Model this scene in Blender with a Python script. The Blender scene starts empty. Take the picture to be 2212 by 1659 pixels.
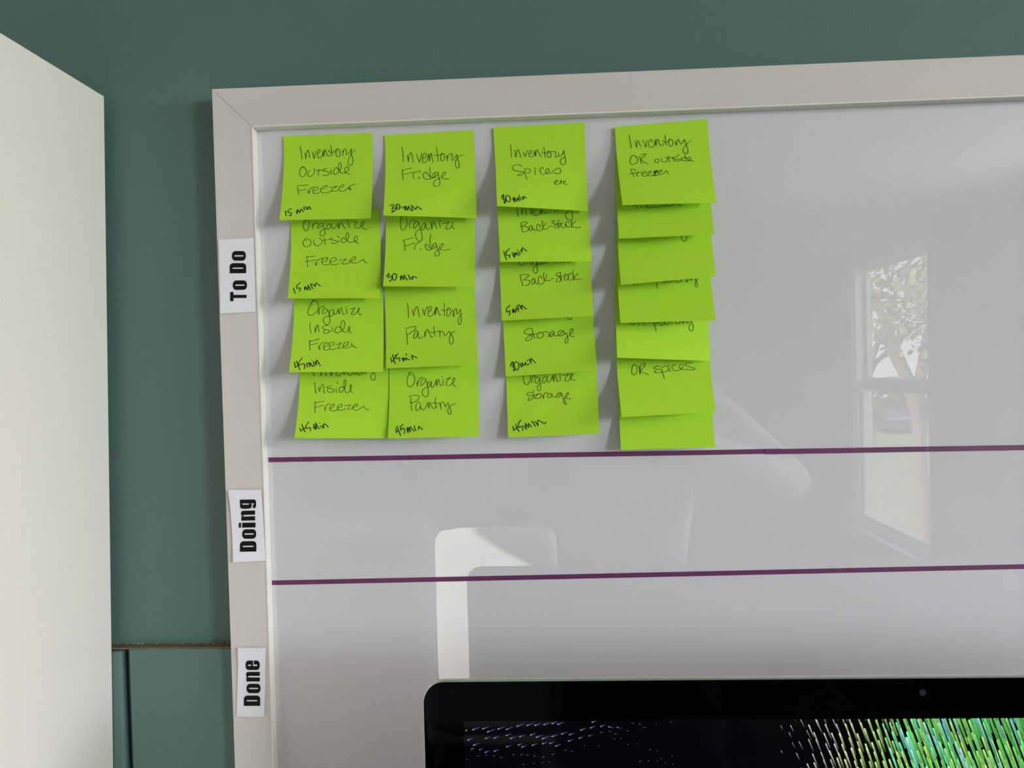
import bpy, bmesh, math, random
from mathutils import Vector, Matrix
from mathutils.bvhtree import BVHTree
from mathutils.geometry import tessellate_polygon

S = bpy.context.scene
COL = S.collection
random.seed(7)

# ------------------------------------------------------------------ camera
FPX, CX, CY = 1661.0, 1106.0, 829.5
YAW, PITCH, ROLL = 0.0429, 0.0216, 0.0259
CAM = Vector((0.0, -0.65, 1.44))
FW = Vector((-math.sin(YAW)*math.cos(PITCH), math.cos(YAW)*math.cos(PITCH), -math.sin(PITCH)))
R0 = Vector((math.cos(YAW), math.sin(YAW), 0.0))
U0 = R0.cross(FW)
RT = R0*math.cos(ROLL) - U0*math.sin(ROLL)
UP = U0*math.cos(ROLL) + R0*math.sin(ROLL)
cd = bpy.data.cameras.new('camera')
cd.sensor_width = 36.0
cd.lens = FPX/2212.0*36.0
cd.clip_start = 0.004
cd.clip_end = 400
cam = bpy.data.objects.new('camera', cd)
COL.objects.link(cam)
cam.matrix_world = Matrix(((RT.x, UP.x, -FW.x, CAM.x), (RT.y, UP.y, -FW.y, CAM.y),
                           (RT.z, UP.z, -FW.z, CAM.z), (0, 0, 0, 1)))
S.camera = cam

# ------------------------------------------------------------------ world, sun, added window lamps, exposure
SKY = 4.5
SUN = 32.0
WINDOW_FILL = 465.0
CEILING_LAMP = 3.0
EXPOSURE = 0.0
W = bpy.data.worlds.new('sky')
S.world = W
W.use_nodes = True
nt = W.node_tree
bg = nt.nodes['Background']
tc = nt.nodes.new('ShaderNodeTexCoord')
sx = nt.nodes.new('ShaderNodeSeparateXYZ')
rp = nt.nodes.new('ShaderNodeValToRGB')
nt.links.new(tc.outputs['Generated'], sx.inputs[0])
nt.links.new(sx.outputs['Z'], rp.inputs[0])
nt.links.new(rp.outputs[0], bg.inputs['Color'])
rp.color_ramp.elements[0].position = 0.0
rp.color_ramp.elements[0].color = (0.95, 0.96, 0.95, 1)
rp.color_ramp.elements[1].position = 0.6
rp.color_ramp.elements[1].color = (0.62, 0.78, 1.0, 1)
bg.inputs['Strength'].default_value = SKY
sd = bpy.data.lights.new('sun', 'SUN')
sd.energy = SUN
sd.angle = 0.01
sd.color = (1.0, 0.93, 0.82)
sun = bpy.data.objects.new('sun', sd)
COL.objects.link(sun)
sun.rotation_euler = Vector((0.75, -0.45, -0.45)).to_track_quat('-Z', 'Y').to_euler()
S.view_settings.view_transform = 'Standard'
S.view_settings.look = 'None'
S.view_settings.gamma = 1.0
S.view_settings.use_curve_mapping = False
S.view_settings.exposure = EXPOSURE
S.cycles.use_denoising = True
S.cycles.max_bounces = 10
S.cycles.transparent_max_bounces = 24
S.cycles.sample_clamp_indirect = 6.0

# room extents
XR, XL, YB, YF, ZC = 2.5, -1.9, 0.013, -7.3, 2.30
ZG = -3.3        # ground outside

def area(name, loc, rot, sx_, sy_, power, color):
    d = bpy.data.lights.new(name, 'AREA')
    d.shape = 'RECTANGLE'; d.size = sx_; d.size_y = sy_
    d.energy = power; d.color = color
    o = bpy.data.objects.new(name, d)
    COL.objects.link(o)
    o.location = loc
    o.rotation_euler = rot
    return o
WIN = [(-5.67, -3.95, 0.11, 2.205), (-3.22, -2.02, 0.95, 2.13), (-1.72, -0.52, 0.95, 2.13)]
# lamp panels added outside the two nearer windows, standing in for sky light
area('window_fill_lamp', (XR+0.60, -2.62, 1.82), (0, math.radians(90), 0), 0.80, 1.3, WINDOW_FILL*0.36, (0.84, 0.93, 1.0))
area('window_fill_lamp', (XR+1.20, -1.12, 2.35), (0, math.radians(90), 0), 0.95, 1.5, WINDOW_FILL*0.42, (1.0, 0.965, 0.95))
for y0, y1, z0, z1 in WIN:
    p = area('sky_portal', (XR+0.12, (y0+y1)/2, (z0+z1)/2), (0, math.radians(90), 0), z1-z0-0.06, y1-y0-0.06, 1.0, (1, 1, 1))
    p.data.cycles.is_portal = True

# ------------------------------------------------------------------ helpers
def at(px, py, y=0.0):
    """point of the vertical plane at depth y that the lens sees at that pixel"""
    d = FW + RT*((px-CX)/FPX) + UP*((CY-py)/FPX)
    return CAM + d*((y-CAM.y)/d.y)

def ray(px, py):
    return (FW + RT*((px-CX)/FPX) + UP*((CY-py)/FPX)).normalized()

def mesh(name, verts, faces, mat=None, parent=None, smooth=False):
    m = bpy.data.meshes.new(name)
    m.from_pydata([tuple(v) for v in verts], [], faces)
    m.validate(); m.update()
    if smooth:
        m.shade_smooth()
    o = bpy.data.objects.new(name, m)
    COL.objects.link(o)
    if mat: m.materials.append(mat)
    if parent: o.parent = parent
    return o

def bmobj(name, bm, mat=None, parent=None, smooth=False):
    bmesh.ops.recalc_face_normals(bm, faces=bm.faces)
    m = bpy.data.meshes.new(name)
    bm.to_mesh(m); bm.free()
    if smooth: m.shade_smooth()
    o = bpy.data.objects.new(name, m)
    COL.objects.link(o)
    if mat: m.materials.append(mat)
    if parent: o.parent = parent
    return o

def addbox(bm, a, b, bev=0.0, seg=2):
    a, b = Vector(a), Vector(b)
    r = bmesh.ops.create_cube(bm, size=1.0)
    c, s = (a+b)/2, b-a
    vs = r['verts']
    for v in vs:
        v.co = Vector((c.x+v.co.x*s.x, c.y+v.co.y*s.y, c.z+v.co.z*s.z))
    if bev > 0:
        es = list({e for v in vs for e in v.link_edges})
        bmesh.ops.bevel(bm, geom=es, offset=bev, segments=seg, affect='EDGES', profile=0.5)

def box(name, a, b, mat, parent=None, bev=0.0, seg=2):
    bm = bmesh.new(); addbox(bm, a, b, bev, seg)
    return bmobj(name, bm, mat, parent)

def addtube(bm, p0, p1, r0, r1=None, n=16):
    r1 = r0 if r1 is None else r1
    p0, p1 = Vector(p0), Vector(p1)
    d = p1-p0
    q = d.to_track_quat('Z', 'Y').to_matrix().to_4x4()
    bmesh.ops.create_cone(bm, cap_ends=True, segments=n, radius1=r0, radius2=r1, depth=d.length,
                          matrix=Matrix.Translation((p0+p1)/2) @ q)

def empty(name, loc=(0, 0, 0)):
    o = bpy.data.objects.new(name, None)
    o.empty_display_size = 0.05
    COL.objects.link(o); o.location = loc
    return o

def tag(o, label, cat, group=None):
    o['label'] = label; o['category'] = cat
    if group: o['group'] = group
    return o

def struct(o, label=None):
    o['kind'] = 'structure'
    if label: o['label'] = label
    return o

def adopt(parent, *kids):
    """parent kids built in world coordinates without moving them"""
    for k in kids:
        k.parent = parent
        k.matrix_parent_inverse = Matrix.Translation(parent.location).inverted()

# ------------------------------------------------------------------ materials
def mat(name, color, rough=0.5, metal=0.0, spec=0.5, noise=None, bump=None, coat=0.0, emis=None):
    """noise=(scale, amount, stretch) mottles the colour, bump=(scale, strength, distance)"""
    m = bpy.data.materials.new(name)
    m.use_nodes = True
    t = m.node_tree
    b = t.nodes['Principled BSDF']
    b.inputs['Base Color'].default_value = (*color, 1)
    b.inputs['Roughness'].default_value = rough
    b.inputs['Metallic'].default_value = metal
    b.inputs['Specular IOR Level'].default_value = spec
    b.inputs['Coat Weight'].default_value = coat
    if emis:
        b.inputs['Emission Color'].default_value = (*emis[:3], 1)
        b.inputs['Emission Strength'].default_value = emis[3]
    if noise or bump:
        co = t.nodes.new('ShaderNodeTexCoord')
    if noise:
        mp = t.nodes.new('ShaderNodeMapping')
        mp.inputs['Scale'].default_value = noise[2] if len(noise) > 2 else (1, 1, 1)
        n = t.nodes.new('ShaderNodeTexNoise')
        n.inputs['Scale'].default_value = noise[0]
        n.inputs['Detail'].default_value = 4
        mx = t.nodes.new('ShaderNodeMix'); mx.data_type = 'RGBA'
        mx.inputs['A'].default_value = (*[c*(1-noise[1]) for c in color], 1)
        mx.inputs['B'].default_value = (*[min(1, c*(1+noise[1])) for c in color], 1)
        t.links.new(co.outputs['Object'], mp.inputs[0])
        t.links.new(mp.outputs[0], n.inputs['Vector'])
        t.links.new(n.outputs['Fac'], mx.inputs['Factor'])
        t.links.new(mx.outputs['Result'], b.inputs['Base Color'])
    if bump:
        mp2 = t.nodes.new('ShaderNodeMapping')
        mp2.inputs['Scale'].default_value = bump[3] if len(bump) > 3 else (1, 1, 1)
        n2 = t.nodes.new('ShaderNodeTexNoise')
        n2.inputs['Scale'].default_value = bump[0]
        n2.inputs['Detail'].default_value = 3
        bp = t.nodes.new('ShaderNodeBump')
        bp.inputs['Strength'].default_value = bump[1]
        bp.inputs['Distance'].default_value = bump[2]
        t.links.new(co.outputs['Object'], mp2.inputs[0])
        t.links.new(mp2.outputs[0], n2.inputs['Vector'])
        t.links.new(n2.outputs['Fac'], bp.inputs['Height'])
        t.links.new(bp.outputs[0], b.inputs['Normal'])
    return m

M = {}
M['wall'] = mat('green_wall_paint', (0.108, 0.186, 0.168), 0.62, spec=0.35, bump=(170, 0.32, 0.0012))
M['ceil'] = mat('ceiling_paint', (0.76, 0.63, 0.59), 0.9)
M['floor'] = mat('wood_floor', (0.13, 0.085, 0.055), 0.5, noise=(3, 0.35, (1, 9, 1)))
M['trimw'] = mat('white_trim_paint', (0.78, 0.77, 0.74), 0.4)
M['board'] = mat('whiteboard_enamel', (0.72, 0.695, 0.735), 0.006, spec=0.85, noise=(2.0, 0.012))
M['frame'] = mat('whitewashed_wood', (0.715, 0.655, 0.635), 0.5, noise=(60, 0.05, (1, 1, 0.06)), bump=(900, 0.12, 0.0003, (1, 1, 0.05)))
M['frameh'] = mat('whitewashed_wood_horizontal', (0.715, 0.655, 0.635), 0.5, noise=(60, 0.05, (0.06, 1, 1)), bump=(900, 0.12, 0.0003, (0.05, 1, 1)))
M['note'] = mat('lime_paper', (0.465, 0.79, 0.038), 0.75, spec=0.25, noise=(700, 0.06), bump=(1500, 0.15, 0.0002))
M['ink'] = mat('ballpoint_ink', (0.022, 0.05, 0.014), 0.5, spec=0.2)
M['marker'] = mat('black_pen_ink', (0.006, 0.012, 0.006), 0.5, spec=0.2)
M['paper'] = mat('white_paper', (0.90, 0.885, 0.96), 0.75, spec=0.25)
M['print'] = mat('black_print', (0.005, 0.0045, 0.0045), 0.6, spec=0.2)
M['tape'] = mat('purple_tape', (0.150, 0.026, 0.115), 0.45, noise=(30, 0.16, (1, 1, 1)))
M['cabinet'] = mat('white_laminate', (0.87, 0.815, 0.74), 0.42, noise=(5, 0.01))
M['rawwood'] = mat('raw_wood_edge', (0.17, 0.115, 0.065), 0.7, noise=(70, 0.4, (0.15, 1, 1)))
M['alu'] = mat('brushed_aluminium', (0.72, 0.73, 0.73), 0.36, metal=0.9)
M['glass_black'] = mat('black_glass', (0.0008, 0.0008, 0.0011), 0.02, spec=0.009)
M['lens'] = mat('lens_glass', (0.012, 0.02, 0.03), 0.3, spec=0.3)
M['dark'] = mat('dark_plastic', (0.02, 0.02, 0.02), 0.35)
M['desk'] = mat('desk_laminate', (0.10, 0.105, 0.12), 0.45)
M['white'] = mat('white_paint', (0.80, 0.81, 0.83), 0.4)
M['cloth'] = mat('white_cotton', (0.85, 0.86, 0.88), 0.9, bump=(40, 0.4, 0.004))
M['curtain'] = mat('grey_curtain', (0.10, 0.105, 0.10), 0.9, noise=(8, 0.2))
M['skin'] = mat('skin', (0.62, 0.40, 0.30), 0.5)
M['sweater'] = mat('grey_knit', (0.72, 0.74, 0.80), 0.9, bump=(300, 0.3, 0.002))
M['jeans'] = mat('denim', (0.05, 0.07, 0.13), 0.85)
M['hair'] = mat('brown_hair', (0.05, 0.03, 0.02), 0.6, noise=(60, 0.4, (1, 1, 0.1)))
M['bark'] = mat('bark', (0.16, 0.12, 0.09), 0.9, noise=(6, 0.3, (1, 1, 0.2)))
M['grass'] = mat('lawn_grass', (0.20, 0.23, 0.10), 0.9, noise=(0.25, 0.5))
M['asphalt'] = mat('asphalt', (0.16, 0.16, 0.16), 0.9)
M['leaf1'] = mat('olive_leaf', (0.16, 0.17, 0.045), 0.6, noise=(0.8, 0.45))
M['leaf2'] = mat('green_leaf', (0.08, 0.12, 0.03), 0.6, noise=(0.8, 0.4))
M['leaf3'] = mat('autumn_leaf', (0.30, 0.20, 0.06), 0.6, noise=(0.8, 0.4))
M['car'] = mat('dark_car_paint', (0.02, 0.02, 0.025), 0.2, coat=1.0)
M['carglass'] = mat('car_glass', (0.01, 0.01, 0.012), 0.05)
M['chrome'] = mat('chrome', (0.8, 0.8, 0.8), 0.15, metal=1.0)
M['chip'] = mat('chipped_paint', (0.30, 0.33, 0.29), 0.7)
M['lip'] = mat('lip_window_lit_white', (0.84, 0.82, 0.77), 0.45)  # whiter than the frame face: window light put into the lip colour
M['books'] = [mat('book_cover', c, 0.6) for c in ((0.5, 0.42, 0.40), (0.25, 0.3, 0.35), (0.45, 0.2, 0.18))]

gp = bpy.data.materials.new('window_glass')
gp.use_nodes = True
t = gp.node_tree; t.nodes.clear()
o_ = t.nodes.new('ShaderNodeOutputMaterial'); mx_ = t.nodes.new('ShaderNodeMixShader')
tr_ = t.nodes.new('ShaderNodeBsdfTransparent'); gl_ = t.nodes.new('ShaderNodeBsdfGlossy')
tr_.inputs[0].default_value = (0.95, 0.97, 0.96, 1)
gl_.inputs['Roughness'].default_value = 0.0
mx_.inputs[0].default_value = 0.06
t.links.new(tr_.outputs[0], mx_.inputs[1])
t.links.new(gl_.outputs[0], mx_.inputs[2]); t.links.new(mx_.outputs[0], o_.inputs[0])
M['pane'] = gp

# ------------------------------------------------------------------ the room
struct(box('floor', (XL-0.1, YF-0.1, -0.1), (XR+0.12, YB+0.1, 0), M['floor']))
struct(box('ceiling', (XL-0.1, YF-0.1, ZC), (XR+0.12, YB+0.1, ZC+0.1), M['ceil']))
struct(box('wall_back', (XL-0.1, YB, 0), (XR+0.12, YB+0.1, ZC), M['wall']), 'sage green painted wall behind the whiteboard')
struct(box('wall_front', (XL-0.1, YF-0.1, 0), (XR+0.12, YF, ZC), M['wall']))


# right wall with two window openings (y0, y1, z0, z1), y0 farther from the whiteboard
bm = bmesh.new()
ys = [YF, WIN[0][0], WIN[0][1], WIN[1][0], WIN[1][1], WIN[2][0], WIN[2][1], YB]
for i in (0, 2, 4, 6):
    addbox(bm, (XR, ys[i], 0), (XR+0.12, ys[i+1], ZC))
for y0, y1, z0, z1 in WIN:
    addbox(bm, (XR, y0, 0), (XR+0.12, y1, z0))
    addbox(bm, (XR, y0, z1), (XR+0.12, y1, ZC))
struct(bmobj('wall_right', bm, M['wall']))
WL_ = (-1.25, -0.45, 1.08, 2.0)          # unseen left-wall window, added to let the sun onto the chair
bm = bmesh.new()
addbox(bm, (XL-0.1, YF, 0), (XL, WL_[0], ZC)); addbox(bm, (XL-0.1, WL_[1], 0), (XL, YB, ZC))
addbox(bm, (XL-0.1, WL_[0], 0), (XL, WL_[1], WL_[2])); addbox(bm, (XL-0.1, WL_[0], WL_[3]), (XL, WL_[1], ZC))
struct(bmobj('wall_left', bm, M['wall']))
w4 = struct(empty('window_4', (XL, -0.85, 1.08)))
kids4 = [box('casing', (XL, WL_[0]-0.07, WL_[2]-0.07), (XL+0.018, WL_[0], WL_[3]+0.07), M['trimw'], bev=0.003),
         box('casing', (XL, WL_[1], WL_[2]-0.07), (XL+0.018, WL_[1]+0.07, WL_[3]+0.07), M['trimw'], bev=0.003),
         box('casing', (XL, WL_[0], WL_[3]), (XL+0.018, WL_[1], WL_[3]+0.07), M['trimw'], bev=0.003),
         box('sill', (XL, WL_[0]-0.02, WL_[2]-0.03), (XL+0.05, WL_[1]+0.02, WL_[2]), M['trimw'], bev=0.003),
         mesh('pane', [(XL-0.05, WL_[0], WL_[2]), (XL-0.05, WL_[1], WL_[2]), (XL-0.05, WL_[1], WL_[3]), (XL-0.05, WL_[0], WL_[3])], [(0, 1, 2, 3)], M['pane'])]
bm = bmesh.new()
for a_, b_ in (((XL-0.07, WL_[0], WL_[2]), (XL-0.03, WL_[0]+0.04, WL_[3])), ((XL-0.07, WL_[1]-0.04, WL_[2]), (XL-0.03, WL_[1], WL_[3])),
               ((XL-0.07, WL_[0]+0.04, WL_[2]), (XL-0.03, WL_[1]-0.04, WL_[2]+0.04)), ((XL-0.07, WL_[0]+0.04, WL_[3]-0.04), (XL-0.03, WL_[1]-0.04, WL_[3]))):
    addbox(bm, a_, b_)
kids4.append(bmobj('sash', bm, M['trimw']))
adopt(w4, *kids4)

def build_window(n, y0, y1, z0, z1, zm=None, rl=0.045):
    e = empty('window_%d' % n, (XR, (y0+y1)/2, z0))
    struct(e)
    kids = []
    x0, x1 = XR-0.02, XR+0.02
    zm = (z0+z1)/2 + 0.03 if zm is None else zm
    # casing on the room side
    cw = 0.085
    for nm, a, b in (('casing', (x0, y0-cw, z0-0.02), (XR, y0, z1+cw)), ('casing', (x0, y1, z0-0.02), (XR, y1+cw, z1+cw)),
                     ('casing', (x0, y0, z1), (XR, y1, z1+cw))):
        kids.append(box(nm, a, b, M['trimw'], bev=0.004))
    kids.append(box('sill', (x0-0.05, y0-cw-0.03, z0-0.045), (XR+0.02, y1+cw+0.03, z0-0.015), M['trimw'], bev=0.005))
    # jambs
    j = 0.03
    kids.append(box('jamb', (XR, y0, z0), (XR+0.12, y0+j, z1), M['trimw']))
    kids.append(box('jamb', (XR, y1-j, z0), (XR+0.12, y1, z1), M['trimw']))
    kids.append(box('jamb', (XR, y0+j, z1-j), (XR+0.12, y1-j, z1), M['trimw']))
    kids.append(box('jamb', (XR, y0+j, z0-0.012), (XR+0.12, y1-j, z0+j), M['trimw']))
    for k, (sx0, a, b) in enumerate(((XR+0.03, z0+j, zm+0.02), (XR+0.07, zm-0.02, z1-j))):
        s = 0.045
        fa, fb = y0+j, y1-j
        bm = bmesh.new()
        addbox(bm, (sx0, fa, a), (sx0+0.035, fa+s, b), 0.003)
        addbox(bm, (sx0, fb-s, a), (sx0+0.035, fb, b), 0.003)
        sa, sb = (s, rl) if k == 0 else (rl, s)
        addbox(bm, (sx0, fa+s, a), (sx0+0.035, fb-s, a+sa), 0.003)
        addbox(bm, (sx0, fa+s, b-sb), (sx0+0.035, fb-s, b), 0.003)
        sash = bmobj('sash', bm, M['trimw'])
        kids.append(sash)
        X = sx0+0.017
        g = mesh('pane', [(X, fa+s, a+s), (X, fb-s, a+s), (X, fb-s, b-s), (X, fa+s, b-s)], [(0, 1, 2, 3)], M['pane'])
        kids.append(g)
    adopt(e, *kids)
    return e
build_window(1, *WIN[0], 1.238, 0.068)
build_window(2, *WIN[1])
build_window(3, *WIN[2])

# painted wainscot boards under the moulding line, beside the whiteboard
ZW = at(380, 1402, 0.002).z
XG0 = at(265, 1500, 0.002).x
XG1 = at(281, 1500, 0.002).x
struct(box('trim_1', (XG1, 0.002, 0), (XR, YB, ZW), M['wall'], bev=0.0012), 'green painted wainscot board below the bare wood ledge')
struct(box('trim_2', (XG0-0.055, 0.002, 0), (XG0, YB, ZW-0.0015), M['wall'], bev=0.0025), 'narrow green painted strip beside the white cabinet')
bm = bmesh.new()
addbox(bm, (XG0-0.055, 0.0024, ZW), (XR, YB, ZW+0.0012), 0.0003)
struct(bmobj('trim_3', bm, M['rawwood']), 'bare brown wood ledge on top of the wainscot')
# flecks of cracked paint along the joint
bm = bmesh.new()
x = XG0-0.01
while x < -0.25:
    w = random.uniform(0.0005, 0.0032)
    addbox(bm, (x, YB-0.0016, ZW+0.0010), (x+w, YB, ZW+0.0012+random.uniform(0.0002, 0.0009)))
    x += w+random.uniform(0.0005, 0.012)
o = bmobj('trim_4', bm, M['chip']); struct(o, 'thin chipped paint line above the ledge')
struct(box('baseboard_right', (XR-0.015, YF, 0), (XR, -0.01, 0.055), M['trimw']))
struct(box('baseboard_front', (XL, YF, 0), (XR-0.02, YF+0.015, 0.1), M['trimw']))

# ------------------------------------------------------------------ whiteboard
def P3(v): return Vector(v)
wb = empty('whiteboard', (0.30, 0.0, 0.85))
tag(wb, 'large whiteboard in a whitewashed wood frame hung on the green wall', 'whiteboard')
YFR = -0.010        # frame front
o_tl = at(457, 192, YFR); o_bl = at(507, 1659, YFR)
i_tl = at(554.5, 282, 0.0)
XO, ZO = (o_tl.x+o_bl.x)/2, o_tl.z
XI, ZI = i_tl.x, i_tl.z
XI2, ZI2 = 1.02, 0.86            # inner right / bottom, outside the frame
fw = XI-XO; fh = ZO-ZI
XO2, ZO2 = XI2+fw, ZI2-fh
surf = box('board_surface', (XI, 0.0, ZI2), (XI2, 0.0018, ZI), M['board'])
adopt(wb, surf)
def rail(name, quad, m):
    """mitred frame member: quad = outer a, outer b, inner b, inner a in (x, z)"""
    bm = bmesh.new()
    f = [bm.verts.new((x_, YFR, z_)) for x_, z_ in quad]
    b_ = [bm.verts.new((x_, 0.0018, z_)) for x_, z_ in quad]
    bm.faces.new(f)
    bm.faces.new(b_[::-1])
    for i in range(4):
        bm.faces.new((f[i], f[(i+1) % 4], b_[(i+1) % 4], b_[i]))
    es = [e for e in bm.edges if all(v in f for v in e.verts)]
    long_ = [e for e in es if {f.index(e.verts[0]), f.index(e.verts[1])} in ({0, 1}, {2, 3})]
    bmesh.ops.bevel(bm, geom=long_, offset=0.0006, segments=2, affect='EDGES', profile=0.5)
    o = bmobj(name, bm, m)
    adopt(wb, o)
    return o
g = 0.00016
XIf, ZIf = XI, ZI
# board face sits behind the lip: trim it to the lip line
rail('frame_rail', [(XO+g, ZO), (XO2-g, ZO), (XI2-g, ZI), (XI+g, ZI)], M['frameh'])
rail('frame_rail', [(XO+g, ZO2), (XO2-g, ZO2), (XI2-g, ZI2), (XI+g, ZI2)], M['frameh'])
rail('frame_stile', [(XO, ZO-g), (XO, ZO2+g), (XI, ZI2+g), (XI, ZI-g)], M['frame'])
rail('frame_stile', [(XO2, ZO-g), (XO2, ZO2+g), (XI2, ZI2+g), (XI2, ZI-g)], M['frame'])
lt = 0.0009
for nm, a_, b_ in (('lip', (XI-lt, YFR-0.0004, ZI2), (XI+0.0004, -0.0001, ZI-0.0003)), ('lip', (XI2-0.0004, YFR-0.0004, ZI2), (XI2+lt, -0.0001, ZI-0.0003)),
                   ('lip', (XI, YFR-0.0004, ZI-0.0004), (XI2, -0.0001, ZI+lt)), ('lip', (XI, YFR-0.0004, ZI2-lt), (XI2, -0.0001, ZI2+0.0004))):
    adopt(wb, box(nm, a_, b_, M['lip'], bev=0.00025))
hang = box('hanger', (0.2, 0.0022, ZO-0.05), (0.5, YB, ZO-0.02), M['alu']); adopt(wb, hang)

# ------------------------------------------------------------------ purple tapes
def tape(x0y0, x1y1, half, lift, label):
    (xa, ya), (xb, yb) = x0y0, x1y1
    A, B = at(xa, ya), at(xb, yb)
    if xb > 2212:                       # runs on to the right frame member
        B = A + (B-A)*((XI2-A.x)/(B.x-A.x))
    n = 24
    vs, fs = [], []
    for i in range(n+1):
        t_ = i/n
        p = A.lerp(B, t_)
        wob = 0.00010*math.sin(t_*11+xa)
        for s_ in (half, -half):
            vs.append((p.x, -lift, p.z+s_+wob))
    for i in range(n):
        fs.append((2*i, 2*i+1, 2*i+3, 2*i+2))
    o = mesh('masking_tape', vs, fs, M['tape'])
    md = o.modifiers.new('thick', 'SOLIDIFY'); md.thickness = 0.00014; md.offset = 0
    tag(o, label, 'tape', 'purple tape lines on the whiteboard')
    return o
tape((580, 993.5), (1687, 974.5), 0.00205, 0.00015, 'purple tape strip from the left frame under the bottom sticky notes')
tape((1651, 975.5), (2330, 965), 0.00215, 0.00042, 'purple tape strip crossing the reflected window, overlapping the upper line')
tape((587, 1259), (2330, 1221.5), 0.0020, 0.00015, 'lower purple tape strip running above the black monitor')

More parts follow.
